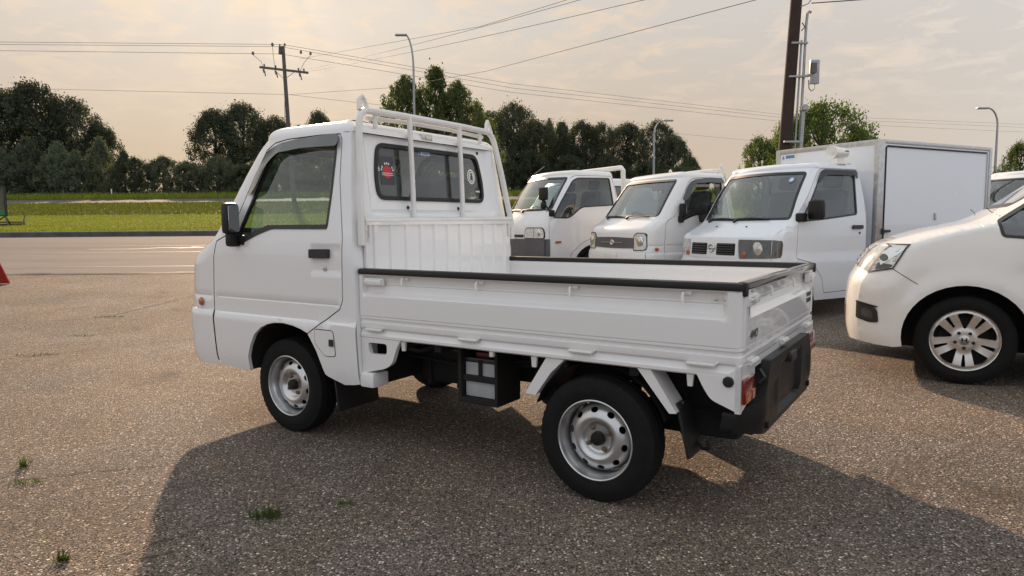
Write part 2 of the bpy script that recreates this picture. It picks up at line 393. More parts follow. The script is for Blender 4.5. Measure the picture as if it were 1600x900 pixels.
def text_mesh(txt, size, mt, name, parent, matrix, extrude=0.0006, bold=0.0, shear=0.0, sx=1.0):
    cu = bpy.data.curves.new(name, 'FONT'); cu.body = txt; cu.size = size; cu.align_x = 'CENTER'; cu.align_y = 'CENTER'; cu.extrude = extrude; cu.offset = bold; cu.shear = shear; cu.resolution_u = 3
    tmp = bpy.data.objects.new('tmp_text', cu); COL.objects.link(tmp); bpy.context.view_layer.update()
    me = bpy.data.meshes.new_from_object(tmp); bpy.data.objects.remove(tmp); bpy.data.curves.remove(cu)
    me.name = name; me.materials.clear(); me.materials.append(M[mt]); me.transform(Matrix.Scale(sx, 4, (1, 0, 0))); me.transform(matrix)
    o = bpy.data.objects.new(name, me); COL.objects.link(o); o.parent = parent; return o
def frame_mat(origin, xdir, ydir):
    x = Vector(xdir).normalized(); y = Vector(ydir); y = (y - x * y.dot(x)).normalized(); z = x.cross(y)
    return Matrix(((x.x, y.x, z.x, origin[0]), (x.y, y.y, z.y, origin[1]), (x.z, y.z, z.z, origin[2]), (0, 0, 0, 1)))
# ------------------------------------------------------------------ ground materials
def lot_material():
    m, nt, b = new_mat('chip_seal_asphalt'); N = nt.nodes.new; L = nt.links.new
    geo = N('ShaderNodeNewGeometry'); P = geo.outputs['Position']
    wob = N('ShaderNodeTexNoise'); wob.inputs['Scale'].default_value = 45; wob.inputs['Detail'].default_value = 2; L(P, wob.inputs['Vector'])
    wv = N('ShaderNodeVectorMath'); wv.operation = 'SCALE'; wv.inputs['Scale'].default_value = 0.010; L(wob.outputs['Color'], wv.inputs[0])
    pv = N('ShaderNodeVectorMath'); L(P, pv.inputs[0]); L(wv.outputs[0], pv.inputs[1])
    def vor(scale, feat='F1'):
        v = N('ShaderNodeTexVoronoi'); v.feature = feat; v.inputs['Scale'].default_value = scale; L(pv.outputs[0], v.inputs['Vector']); return v
    v1 = vor(92); v2 = vor(180)
    sp = N('ShaderNodeSeparateColor'); L(v1.outputs['Color'], sp.inputs[0])
    ramp = N('ShaderNodeValToRGB'); L(sp.outputs[0], ramp.inputs[0]); cr = ramp.color_ramp
    cr.elements[0].position = 0; cr.elements[0].color = (0.070, 0.062, 0.056, 1); cr.elements[1].position = 1; cr.elements[1].color = (0.78, 0.67, 0.55, 1)
    for p, c in ((0.3, (0.15, 0.125, 0.108, 1)), (0.55, (0.235, 0.185, 0.145, 1)), (0.78, (0.36, 0.28, 0.215, 1)), (0.92, (0.54, 0.44, 0.35, 1))):
        e = cr.elements.new(p); e.color = c
    # chippings sit in dark bitumen: each stone covers part of its cell only
    sz = N('ShaderNodeMapRange'); sz.inputs[3].default_value = 0.24; sz.inputs[4].default_value = 0.52; L(sp.outputs[1], sz.inputs[0])
    st = N('ShaderNodeMath'); st.operation = 'SUBTRACT'; L(v1.outputs['Distance'], st.inputs[0]); L(sz.outputs[0], st.inputs[1])
    sm = N('ShaderNodeMapRange'); sm.inputs[1].default_value = -0.03; sm.inputs[2].default_value = 0.04; L(st.outputs[0], sm.inputs[0])
    s2 = N('ShaderNodeSeparateColor'); L(v2.outputs['Color'], s2.inputs[0])
    r2 = N('ShaderNodeValToRGB'); L(s2.outputs[1], r2.inputs[0]); r2.color_ramp.elements[0].color = (0.016, 0.013, 0.011, 1); r2.color_ramp.elements[1].color = (0.25, 0.19, 0.145, 1)
    mx = N('ShaderNodeMixRGB'); L(sm.outputs[0], mx.inputs[0]); L(ramp.outputs[0], mx.inputs[1]); L(r2.outputs[0], mx.inputs[2])
    # worn, oily and dusty patches
    big = N('ShaderNodeTexNoise'); big.inputs['Scale'].default_value = 0.55; big.inputs['Detail'].default_value = 7; big.inputs['Roughness'].default_value = 0.62; L(P, big.inputs['Vector'])
    br = N('ShaderNodeMapRange'); br.inputs[1].default_value = 0.3; br.inputs[2].default_value = 0.72; br.inputs[3].default_value = 1.02; br.inputs[4].default_value = 2.0; L(big.outputs['Fac'], br.inputs[0])
    sc = N('ShaderNodeVectorMath'); sc.operation = 'SCALE'; L(mx.outputs[0], sc.inputs[0]); L(br.outputs[0], sc.inputs['Scale'])
    oil = N('ShaderNodeTexNoise'); oil.inputs['Scale'].default_value = 1.6; oil.inputs['Detail'].default_value = 4; L(P, oil.inputs['Vector'])
    om = N('ShaderNodeMapRange'); om.inputs[1].default_value = 0.62; om.inputs[2].default_value = 0.75; om.inputs[3].default_value = 0; om.inputs[4].default_value = 0.6; L(oil.outputs['Fac'], om.inputs[0])
    ox = N('ShaderNodeMixRGB'); L(om.outputs[0], ox.inputs[0]); L(sc.outputs[0], ox.inputs[1]); ox.inputs[2].default_value = (0.065, 0.058, 0.052, 1)
    gz = N('ShaderNodeTexNoise'); gz.inputs['Scale'].default_value = 0.9; gz.inputs['Detail'].default_value = 5; gz.inputs['Distortion'].default_value = 0.8; L(P, gz.inputs['Vector'])
    gm = N('ShaderNodeMapRange'); gm.inputs[1].default_value = 0.45; gm.inputs[2].default_value = 0.62; gm.inputs[3].default_value = 1.0; gm.inputs[4].default_value = 0.75; L(gz.outputs['Fac'], gm.inputs[0])
    hm = N('ShaderNodeMapRange'); hm.inputs[3].default_value = 0.470; hm.inputs[4].default_value = 0.535; L(sp.outputs[2], hm.inputs[0])
    hs = N('ShaderNodeHueSaturation'); L(hm.outputs[0], hs.inputs['Hue']); L(gm.outputs[0], hs.inputs['Saturation']); L(ox.outputs[0], hs.inputs['Color'])   # greyer worn patches
    L(hs.outputs[0], b.inputs['Base Color'])
    b.inputs['Roughness'].default_value = 0.85; b.inputs['Specular IOR Level'].default_value = 0.18
    h = N('ShaderNodeMath'); h.operation = 'MULTIPLY_ADD'; L(v1.outputs['Distance'], h.inputs[0]); h.inputs[1].default_value = -1.0; L(v2.outputs['Distance'], h.inputs[2])
    h2 = N('ShaderNodeMath'); h2.operation = 'MULTIPLY_ADD'; L(sp.outputs[1], h2.inputs[0]); h2.inputs[1].default_value = 0.6; L(h.outputs[0], h2.inputs[2])
    bp = N('ShaderNodeBump'); bp.inputs['Strength'].default_value = 1.0; bp.inputs['Distance'].default_value = 0.010; L(h2.outputs[0], bp.inputs['Height']); L(bp.outputs[0], b.inputs['Normal'])
    return m
def noise_ramp_mat(name, cols, scale, rough=0.9, detail=6, stretch=(1, 1, 1), bump=0.3, bscale=None, bdist=0.02):
    m, nt, b = new_mat(name); N = nt.nodes.new; L = nt.links.new
    geo = N('ShaderNodeNewGeometry'); mp = N('ShaderNodeMapping'); mp.inputs['Scale'].default_value = stretch; L(geo.outputs['Position'], mp.inputs['Vector'])
    nz = N('ShaderNodeTexNoise'); nz.inputs['Scale'].default_value = scale; nz.inputs['Detail'].default_value = detail; nz.inputs['Roughness'].default_value = 0.68; L(mp.outputs[0], nz.inputs['Vector'])
    ramp = N('ShaderNodeValToRGB'); L(nz.outputs['Fac'], ramp.inputs[0]); cr = ramp.color_ramp
    cr.elements[0].position = 0.28; cr.elements[0].color = (*cols[0], 1); cr.elements[1].position = 0.72; cr.elements[1].color = (*cols[-1], 1)
    for i, c in enumerate(cols[1:-1]):
        e = cr.elements.new(0.28 + 0.44 * (i + 1) / (len(cols) - 1)); e.color = (*c, 1)
    L(ramp.outputs[0], b.inputs['Base Color']); b.inputs['Roughness'].default_value = rough; b.inputs['Specular IOR Level'].default_value = 0.15
    if bump:
        n2 = N('ShaderNodeTexNoise'); n2.inputs['Scale'].default_value = bscale or scale * 4; n2.inputs['Detail'].default_value = 5; L(mp.outputs[0], n2.inputs['Vector'])
        bp = N('ShaderNodeBump'); bp.inputs['Strength'].default_value = bump; bp.inputs['Distance'].default_value = bdist; L(n2.outputs['Fac'], bp.inputs['Height']); L(bp.outputs[0], b.inputs['Normal'])
    return m
M['lot'] = lot_material()
M['road'] = noise_ramp_mat('street_asphalt', [(0.105, 0.090, 0.085), (0.135, 0.117, 0.111), (0.165, 0.144, 0.136)], 1.2, 0.9, stretch=(0.15, 1, 1), bump=0.25, bscale=90, bdist=0.004)
M['highway'] = noise_ramp_mat('highway_asphalt', [(0.10, 0.09, 0.08), (0.13, 0.118, 0.105)], 0.8, 0.85, stretch=(0.1, 1, 1), bump=0)
M['grass'] = noise_ramp_mat('mown_grass', [(0.065, 0.082, 0.014), (0.115, 0.132, 0.024), (0.165, 0.172, 0.036), (0.22, 0.20, 0.06)], 0.55, 0.85, detail=9, stretch=(0.45, 1.4, 1), bump=0.7, bscale=9, bdist=0.12)
M['roughgrass'] = noise_ramp_mat('bank_grass', [(0.034, 0.044, 0.012), (0.060, 0.070, 0.018), (0.10, 0.105, 0.030)], 0.8, 0.9, detail=9, stretch=(0.5, 1.6, 1), bump=0.8, bscale=7, bdist=0.16)
M['mark'] = noise_ramp_mat('worn_road_paint', [(0.145, 0.12, 0.11), (0.20, 0.17, 0.155), (0.29, 0.255, 0.23)], 5, 0.6, bump=0)
M['sealant'] = mat('crack_sealant', (0.020, 0.018, 0.017), 0.7, var=0.3)
M['crackdirt'] = mat('crack_dirt', (0.035, 0.028, 0.022), 0.95, var=0.4)  # dark brown of the crack ribbons, varied at random
def leaf_mat(name, col, trans):
    m = bpy.data.materials.new(name); m.use_nodes = True; nt = m.node_tree; nt.nodes.clear(); N = nt.nodes.new; L = nt.links.new
    out = N('ShaderNodeOutputMaterial'); mix = N('ShaderNodeMixShader'); df = N('ShaderNodeBsdfDiffuse'); tl = N('ShaderNodeBsdfTranslucent')
    geo = N('ShaderNodeNewGeometry'); oi = N('ShaderNodeObjectInfo')
    nz = N('ShaderNodeTexNoise'); nz.inputs['Scale'].default_value = 0.7; nz.inputs['Detail'].default_value = 3; L(geo.outputs['Position'], nz.inputs['Vector'])
    ri = N('ShaderNodeMath'); L(geo.outputs['Random Per Island'], ri.inputs[0]); L(nz.outputs['Fac'], ri.inputs[1])
    r3 = N('ShaderNodeMath'); L(ri.outputs[0], r3.inputs[0]); L(oi.outputs['Random'], r3.inputs[1])
    mr = N('ShaderNodeMapRange'); mr.inputs[1].default_value = 0.6; mr.inputs[2].default_value = 2.2; mr.inputs[3].default_value = 0.55; mr.inputs[4].default_value = 1.5; L(r3.outputs[0], mr.inputs[0])
    sc = N('ShaderNodeVectorMath'); sc.operation = 'SCALE'; sc.inputs[0].default_value = col; L(mr.outputs[0], sc.inputs['Scale'])
    s2 = N('ShaderNodeVectorMath'); s2.operation = 'MULTIPLY'; L(sc.outputs[0], s2.inputs[0]); s2.inputs[1].default_value = (1.25, 1.3, 0.6)
    L(sc.outputs[0], df.inputs[0]); L(s2.outputs[0], tl.inputs[0]); mix.inputs[0].default_value = trans
    L(df.outputs[0], mix.inputs[1]); L(tl.outputs[0], mix.inputs[2]); L(mix.outputs[0], out.inputs[0]); return m
M['leafdark'] = leaf_mat('dark_leaves', (0.082, 0.092, 0.066), 0.32)
M['leafmid'] = leaf_mat('aspen_leaves', (0.13, 0.148, 0.108), 0.38)
M['leafgreen'] = leaf_mat('fresh_leaves', (0.095, 0.125, 0.048), 0.45)
M['leafwillow'] = leaf_mat('willow_leaves', (0.12, 0.145, 0.072), 0.5)
M['leafbush'] = leaf_mat('willow_bush_leaves', (0.095, 0.106, 0.075), 0.34)
M['blade'] = leaf_mat('grass_blades', (0.17, 0.195, 0.042), 0.45)
M['bankblade'] = leaf_mat('bank_blades', (0.085, 0.10, 0.026), 0.38)
M['weedleaf'] = leaf_mat('weed_leaves', (0.085, 0.115, 0.042), 0.4)
M['bark'] = mat('bark', (0.07, 0.06, 0.05), 0.95, var=0.3, scale=3)

# ------------------------------------------------------------------ terrain
def tz(y):
    P = [(-60, 0), (7.5, 0), (28.9, 0.728)]
    if y <= 28.9:
        return 0.0 if y < 7.5 else 0.034 * (y - 7.5)
    G = [(28.9, 0.93), (36, 1.40), (45, 2.05), (60, 3.07), (70, 3.72), (76, 4.36), (90, 4.7), (150, 5.2), (900, 7.0)]
    for (a, b), (c, d) in zip(G, G[1:]):
        if y <= c: return b + (d - b) * (y - a) / (c - a)
    return G[-1][1]
def sheet(name, mt, ys, x0, x1, dz=0.0, nx=2, kind='structure'):
    mb = MB(); xs = [x0 + (x1 - x0) * i / (nx - 1) for i in range(nx)]
    mb.grid(xs, ys, lambda x, y: (x, y, tz(y) + dz), True)
    return tag(mb.build(name, mt), kind=kind)
lot = sheet('parking_lot', 'lot', [-60, -10, 0, 3, 6, 7, 7.5, 8, 9, 10, 12, 13.8], -160, 160, nx=3)
street = sheet('street', 'road', [13.8, 15, 18, 22, 26, 28.7], -160, 160, dz=0.002)
mbk = MB()
prof = [(28.68, 0.60), (28.68, 0.895), (28.72, 0.925), (28.92, 0.935), (28.92, 0.60)]
mbk.add([(-160, y, z) for y, z in prof] + [(160, y, z) for y, z in prof], [(i, i + 1, 6 + i, 5 + i) for i in range(4)])
tag(mbk.build('kerb', 'concrete'), kind='structure')
lawn = sheet('lawn', 'grass', [28.9, 31, 34, 37, 40.5], -160, 160, nx=3)
bank = sheet('grass_bank', 'roughgrass', [40.5, 45, 50, 55, 60.2], -160, 160, nx=3)
hw = sheet('highway', 'highway', [60.2, 63, 66, 70.2], -400, 400, nx=3)
mead = sheet('field', 'roughgrass', [70.2, 73, 76, 90, 150, 400, 900], -1500, 1500, nx=3)
sheet('highway_edge_line', 'mark', [69.2, 69.5], -160, 160, dz=0.03).parent = hw
# lot edge: the dark tarred joint and cracks in the chip seal
def ribbon(name, pts, w, mt, parent, dz=0.004, jit=0.3, z0=None):
    mb = MB(); vs = []; rnd = random.Random(len(pts) * 7 + int(w * 1000))
    for i, p in enumerate(pts):
        a = Vector(pts[max(0, i - 1)]); b = Vector(pts[min(len(pts) - 1, i + 1)]); t = (b - a).normalized(); n = Vector((-t.y, t.x))
        k = w * (1 + rnd.uniform(-jit, jit)) / 2
        for s in (-1, 1):
            q = Vector(p) + n * k * s; vs.append((q.x, q.y, tz(q.y) + dz))
    mb.add(vs, [(2 * i, 2 * i + 1, 2 * i + 3, 2 * i + 2) for i in range(len(pts) - 1)])
    return mb.build(name, mt, parent)
def wander(a, b, n, amp, seed):
    rnd = random.Random(seed); out = []; off = 0
    t = (Vector(b) - Vector(a)).normalized(); nn = Vector((-t.y, t.x))
    for i in range(n + 1):
        off += rnd.uniform(-amp, amp); p = Vector(a).lerp(Vector(b), i / n) + nn * off; out.append((p.x, p.y))
    return out
lip = MB(); rl = random.Random(5); xs_ = [-45 + 0.25 * i for i in range(300)]; hs_ = [0.022 + 0.022 * rl.random() for _ in xs_]
lip.add([(x, 13.60, tz(13.6)) for x in xs_] + [(x, 13.70 + 0.03 * rl.random(), tz(13.7) + h) for x, h in zip(xs_, hs_)] + [(x, 13.95, tz(13.95)) for x in xs_], [(k * 300 + i, k * 300 + i + 1, (k + 1) * 300 + i + 1, (k + 1) * 300 + i) for k in range(2) for i in range(299)], True); lip.build('asphalt_lip', 'sealant', lot)
CR = [((-2.6, 1.55), (-1.20, 2.36), 40, 3, 0.006), ((-1.40, 2.34), (-0.9, 2.75), 20, 5, 0.004), ((-5.2, 5.4), (-2.9, 7.3), 60, 6, 0.010), ((-2.9, 7.3), (-0.9, 7.6), 40, 7, 0.008),
      ((-9.5, 6.2), (-5.0, 8.6), 70, 8, 0.012), ((-5.0, 8.6), (-4.6, 12.4), 60, 9, 0.012), ((-2.9, 2.9), (-1.7, 3.35), 40, 12, 0.006)]
for a, b, n, sd, w in CR: ribbon('crack', wander(a, b, n, 0.012, sd), w, 'crackdirt', lot, 0.004, 0.6)
# street markings
ribbon('lane_line', [(x, 19.55) for x in range(-60, 61, 3)], 0.13, 'mark', street, 0.006, 0.1)
ribbon('lane_line', [(x, 22.4) for x in range(-60, 61, 3)], 0.11, 'mark', street, 0.006, 0.1)
ribbon('lane_line', [(x, 15.25) for x in range(-60, 61, 3)], 0.10, 'mark', street, 0.006, 0.1)
def arrow(x, y, s):
    mb = MB(); z = tz(y) + 0.008
    poly = [(0, 0), (1.5 * s, 0), (2.0 * s, 0.45), (2.6 * s, 0.45), (2.5 * s, 0.15), (3.4 * s, 0.62), (2.7 * s, 1.05), (2.7 * s, 0.78), (1.8 * s, 0.75), (1.35 * s, 0.28), (0, 0.28)]
    mb.add([(x + a, y + b, tz(y + b) + 0.008) for a, b in poly], [tuple(range(len(poly)))]); mb.build('turn_arrow', 'mark', street)
arrow(-12.6, 20.7, 1)
ribbon('road_scuff', [(-7.6, 25.6), (-7.2, 26.3)], 0.3, 'mark', street, 0.006)

# ------------------------------------------------------------------ grass that nobody could count
def blades(name, n, xr, yr, h, w, mt, seed, lean=0.3, zfun=tz):
    rnd = random.Random(seed); vs = []; fs = []
    for i in range(n):
        x = rnd.uniform(*xr); y = rnd.uniform(*yr); z = zfun(y) - 0.01; hh = h * rnd.uniform(0.5, 1.3); a = rnd.uniform(0, PI); c, s = math.cos(a) * w / 2, math.sin(a) * w / 2
        lx, ly = rnd.gauss(0, lean) * hh, rnd.gauss(0, lean) * hh; k = len(vs)
        vs += [(x - c, y - s, z), (x + c, y + s, z), (x + lx, y + ly, z + hh)]; fs.append((k, k + 1, k + 2))
    return tag(MB().add(vs, fs).build(name, mt), kind='stuff')
o = blades('lawn_grass', 125000, (-30, 18), (28.95, 41), 0.07, 0.035, 'blade', 3); o['label'] = 'short mown grass along the kerb'
o = blades('bank_tufts', 56000, (-47, 30), (41, 60), 0.13, 0.09, 'bankblade', 4); o['label'] = 'rough grass on the bank below the highway'
o = blades('verge_grass', 18000, (-62, 26), (70.6, 76.5), 0.42, 0.08, 'blade', 5, 0.2); o['label'] = 'long grass on the far verge of the highway'

# ------------------------------------------------------------------ weeds in the cracks
def weed(x, y, n, r, h, label, seed):
    rnd = random.Random(seed); mb = MB()
    for i in range(n):
        a = rnd.uniform(0, 2 * PI); rr = r * math.sqrt(rnd.random()); px, py = rr * math.cos(a) * 1.5, rr * math.sin(a) * 0.6; b = rnd.uniform(0, 2 * PI); hh = h * rnd.uniform(0.4, 1.15); ln = rnd.uniform(0.3, 1.5) * hh; w = rnd.uniform(0.0012, 0.0032)
        d = Vector((math.cos(b), math.sin(b), 0)); s = Vector((-d.y, d.x, 0)) * w; p = Vector((px, py, 0))
        m = p + d * ln * 0.4 + Vector((0, 0, hh * 0.7)); t = p + d * ln + Vector((0, 0, hh))
        mb.add([p - s, p + s, m + s * 0.9, m - s * 0.9, t], [(0, 1, 2, 3), (3, 2, 4)])
    o = mb.build('weed_tuft', 'weedleaf'); o.location = (x, y, tz(y) + 0.002); 
    if seed < 6: tag(o, label, 'weed', 'weeds growing in the pavement cracks')
    else: o.name = 'crack_grass'; tag(o, label, kind='stuff')
weed(-0.98, 2.68, 90, 0.045, 0.042, 'green weed tuft in the shadow in front of the kei truck', 1)
weed(-2.20, 3.07, 60, 0.05, 0.018, 'flat spreading weed at the left edge of the lot', 2)
weed(-2.36, 3.28, 45, 0.016, 0.050, 'small upright leafy sprout just beyond the flat spreading weed', 3)
weed(-1.57, 2.33, 50, 0.018, 0.03, 'pale sprout on the crack at the bottom left corner', 4)
weed(-0.70, 2.80, 40, 0.025, 0.012, 'thin low weed just right of the tuft in the shadow', 5)
weed(-4.97, 8.55, 90, 0.13, 0.016, 'grass strip in the crack left of the truck nose, farther one', 6)
weed(-4.28, 6.22, 90, 0.13, 0.014, 'grass strip in the long crack, nearest of the crack strips', 7)
weed(-4.55, 7.3, 60, 0.10, 0.013, 'grass strip in the lot between the two other crack strips', 8)
# ------------------------------------------------------------------ trees
def crown_mesh(name, kind, seed, mt):
    """unit crown: height 1 (z 0..1), half width 1 at its widest; leaf clumps spread through the volume"""
    rnd = random.Random(seed); vs = []; fs = []
    prof = {'broad': [(0.03, 0.55), (0.20, 0.85), (0.42, 1.0), (0.62, 0.98), (0.80, 0.80), (0.92, 0.52), (0.98, 0.24), (1.0, 0.05)],
            'aspen': [(0.0, 0.75), (0.22, 0.95), (0.45, 0.9), (0.65, 0.62), (0.82, 0.34), (0.95, 0.12), (1.0, 0.02)],
            'poplar': [(0.02, 0.7), (0.2, 0.95), (0.4, 1.0), (0.62, 0.9), (0.8, 0.62), (0.92, 0.3), (1.0, 0.05)],
            'bush': [(0.0, 0.85), (0.2, 1.0), (0.5, 0.95), (0.75, 0.7), (0.92, 0.35), (1.0, 0.06)],
            'willow': [(0.03, 0.6), (0.22, 0.9), (0.45, 1.0), (0.65, 0.85), (0.82, 0.55), (0.95, 0.2), (1.0, 0.04)],
            'maple': [(0.12, 0.5), (0.25, 0.85), (0.45, 1.0), (0.65, 0.95), (0.82, 0.75), (0.94, 0.45), (1.0, 0.08)]}[kind]
    f = table(prof)
    nc, per, ls, cr, asp = {'broad': (400, 70, 0.0255, 0.085, 2.4), 'aspen': (260, 70, 0.031, 0.080, 2.2), 'poplar': (360, 66, 0.029, 0.085, 3.0), 'bush': (210, 90, 0.040, 0.10, 1.2), 'willow': (260, 56, 0.028, 0.075, 2.4), 'maple': (320, 70, 0.027, 0.075, 1.6)}[kind]
    # asp: height to half-width ratio, so clumps stay round once scaled
    lob = [(rnd.uniform(0, 2 * PI), rnd.uniform(0.15, 0.95), rnd.uniform(-0.30, 0.22)) for _ in range(14)]
    spikes = [(rnd.uniform(-0.75, 0.75), rnd.uniform(-0.75, 0.75), rnd.uniform(0.04, 0.13)) for _ in range(9)]
    for c in range(nc):
        h = prof[0][0] + (1 - prof[0][0]) * rnd.random() ** 0.9; a = rnd.uniform(0, 2 * PI); R = f(h)
        for la, lh, lk in lob:
            da = (a - la + PI) % (2 * PI) - PI; R *= 1 + lk * math.exp(-(da / 0.7) ** 2 - ((h - lh) / 0.14) ** 2)
        rr = R * (0.30 + 0.70 * rnd.random() ** 0.45)
        cx, cy, cz = rr * math.cos(a), rr * math.sin(a), h * 0.97
        k = rnd.uniform(0.55, 1.35)
        if kind in ('poplar', 'willow', 'aspen', 'broad') and rnd.random() < (0.75 if kind == 'willow' else 0.35):   # upright leafy shoots
            n = per; 
            for i in range(n):
                t = rnd.random(); px = cx + rnd.gauss(0, cr * asp * 0.22) ; py = cy + rnd.gauss(0, cr * asp * 0.22); pz = min(1.03, cz + t * 0.13 * (1.1 - h * 0.5)); leaf(vs, fs, px, py, pz, ls * rnd.uniform(0.6, 1.2) * (1.1 - 0.5 * t), asp, rnd)
        else:
            n = int(per * k)
            for i in range(n):
                leaf(vs, fs, cx + rnd.gauss(0, cr * asp * 0.42 * k), cy + rnd.gauss(0, cr * asp * 0.42 * k), max(0.0, cz + rnd.gauss(0, cr * 0.42 * k)), ls * rnd.uniform(0.6, 1.25), asp, rnd)
    me = bpy.data.meshes.new(name); me.from_pydata(vs, [], fs); me.update(); me.materials.append(M[mt]); return me
def leaf(vs, fs, x, y, z, s, asp, rnd):
    n = Vector((rnd.gauss(0, 1), rnd.gauss(0, 1), rnd.gauss(0, 1))).normalized(); u = n.orthogonal().normalized(); v = n.cross(u); an = rnd.uniform(0, PI)
    u, v = u * math.cos(an) + v * math.sin(an), v * math.cos(an) - u * math.sin(an)
    k = len(vs)
    for a, b in ((-1, 0), (0, -0.62), (1, 0), (0, 0.62)):
        q = (u * a + v * b) * s * 0.5; vs.append((x + q.x * asp, y + q.y * asp, z + q.z))
    fs.append((k, k + 1, k + 2, k + 3))
def trunk_mesh(name, seed, slim=1.0):
    rnd = random.Random(seed); mb = MB(); pts = []; x = y = 0
    for i in range(9):
        pts.append((x, y, i / 8 * 0.9)); x += rnd.uniform(-0.03, 0.03); y += rnd.uniform(-0.03, 0.03)
    mb.tube(pts, [0.075 * slim * (1 - 0.9 * i / 8) + 0.006 for i in range(9)], 7)
    for k in range(13):
        h = rnd.uniform(0.22, 0.8); a = rnd.uniform(0, 2 * PI); L = rnd.uniform(0.35, 0.8) * (1.1 - h); i = int(h / 0.9 * 8); b = Vector(pts[min(i, 8)]); b.z = h
        mid = b + Vector((math.cos(a) * L * 0.5, math.sin(a) * L * 0.5, 0.06)); e = b + Vector((math.cos(a) * L, math.sin(a) * L, 0.16 + 0.05 * rnd.random()))
        mb.tube([b, mid, e], [0.024 * slim, 0.014 * slim, 0.004], 5, caps=False)
    me = bpy.data.meshes.new(name); me.from_pydata(mb.v, [], mb.f); me.polygons.foreach_set('use_smooth', mb.s); me.materials.append(M['bark']); return me
CM = {}
for kind, mt, nvar in (('broad', 'leafdark', 3), ('aspen', 'leafmid', 2), ('poplar', 'leafdark', 3), ('bush', 'leafbush', 3), ('willow', 'leafwillow', 2), ('maple', 'leafgreen', 2)):
    CM[kind] = [crown_mesh('crown', kind, 11 * i + len(kind), mt) for i in range(nvar)]
CM['maple_dark'] = [crown_mesh('crown', 'maple', 77 + i, 'leafdark') for i in range(2)]
TM = [trunk_mesh('trunk', i) for i in range(3)]
tree_n = 0
def tree(name, kind, x, y, ztop, hw, label, group, cat='tree', zbase=None, rot=None):
    global tree_n
    zb = (tz(y) if zbase is None else zbase) - 0.1; H = ztop - zb
    e = empty(name, (x, y, zb), (tree_n * 1.37) % 6.28, label, cat, group)
    key = 'maple_dark' if (kind == 'maple' and name == 'poplar') else kind
    c = bpy.data.objects.new('crown', CM[key][tree_n % len(CM[key])]); COL.objects.link(c); c.parent = e; c.scale = (hw, hw, H)
    t = bpy.data.objects.new('trunk', TM[tree_n % 3]); COL.objects.link(t); t.parent = e; t.scale = (hw, hw, H)
    tree_n += 1
G1, G2, G3, G4, G5 = 'tall trees at the left edge', 'aspens along the highway verge', 'bushes along the highway verge', 'round trees beyond the utility pole', 'row of poplars behind the parked trucks'
for a in [(-62.0, 86, 17.4, 5.6, 'tall dark tree at the far left edge of the frame'), (-58.8, 88, 18.4, 5.0, 'tallest dark tree of the left clump, second from the edge'), (-55.6, 90, 17.0, 3.7, 'dark tree that ends the tall left clump on its right side'), (-52.8, 91, 14.0, 2.8, 'lower shoulder tree on the right of the tall left clump')]:
    tree('broad_tree', 'broad', *a, G1)
for a in [(-57.2, 79, 9.8, 2.7, 'young aspen at the left edge below the tall clump'), (-54.6, 80, 11.0, 2.9, 'pale aspen in front of the tallest left tree'), (-51.1, 80, 10.5, 2.6, 'aspen just right of the pale one in front of the tall clump'), (-48.6, 79, 9.4, 2.2, 'short aspen between two taller aspens left of the white marker post'), (-46.4, 80, 11.0, 2.1, 'pointed aspen right behind the white marker post'), (-44.3, 81, 9.6, 2.0, 'aspen just right of the pointed aspen')]:
    tree('aspen_tree', 'aspen', *a, G2)
for a in [(-42.5, 80, 8.7, 2.4, 'rounded bush right of the aspens, first of the bush row'), (-39.8, 81, 8.9, 3.0, 'broad bush, second of the bush row from the left'), (-36.6, 80, 8.2, 2.8, 'low bush, third of the bush row from the left'), (-33.5, 81, 8.9, 3.0, 'bush under the left side of the round tree'), (-29.9, 80, 7.9, 3.0, 'bush beside the truck windscreen'), (-27.0, 80, 8.2, 3.0, 'bush seen through the truck side window'), (-23.5, 80, 8.0, 3.0, 'bush seen through the rear half of the truck side window'), (-20, 80, 8.4, 3.0, 'bush hidden mostly behind the truck cab')]:
    tree('bush', 'bush', *a, G3, 'bush')
for a in [(-40.0, 96, 16.4, 3.6, 'left half of the round tree left of the utility pole'), (-36.9, 98, 17.4, 4.2, 'highest round tree left of the utility pole'), (-33.2, 100, 16.0, 3.4, 'tree just left of the utility pole, lower than the round ones'), (-31.0, 104, 15.2, 2.6, 'tree right behind the utility pole'), (-28.4, 105, 17.4, 2.8, 'tree between the utility pole and the truck roof')]:
    tree('round_tree', 'broad', *a, G4)
for a in [(-7.6, 52, 11.6, 2.7, 'bright green tree rising behind the cab roof, left one'), (-5.6, 53, 12.4, 2.8, 'bright green tree behind the cab, right by the lamp post'), (-3.9, 52, 11.2, 2.4, 'bright green tree behind the cab, right of the lamp post'), (-2.6, 55, 10.2, 2.1, 'small green tree above the right end of the guard frame')]:
    tree('green_tree', 'willow', *a, 'green trees behind the cab')
PL = ['first and broadest poplar beside the guard frame', 'tall poplar, second from the guard frame', 'poplar, third from the guard frame', 'narrow spire poplar, fourth in the row', 'narrow spire poplar, fifth in the row', 'poplar above the roof of the first parked truck', 'poplar right of the first parked truck roof', 'broad poplar left of the middle street lamp', 'poplar behind the middle street lamp', 'last and lowest poplar of the row on the right']
PK = ['broad', 'maple', 'broad', 'aspen', 'poplar', 'broad', 'maple', 'broad', 'maple', 'broad']
for (x, z, w), lb in zip([(-2.6, 14.9, 3.6), (0.3, 15.2, 3.8), (2.9, 13.4, 2.9), (4.8, 13.8, 2.1), (6.5, 13.6, 2.1), (8.6, 13.1, 2.6), (11.3, 13.2, 3.0), (14.7, 13.3, 3.2), (17.5, 13.0, 2.8), (19.9, 11.4, 2.4)], PL):
    tree('poplar', PK.pop(0), x, 88 + (tree_n * 37 % 7) - 3, z, w, lb, G5)
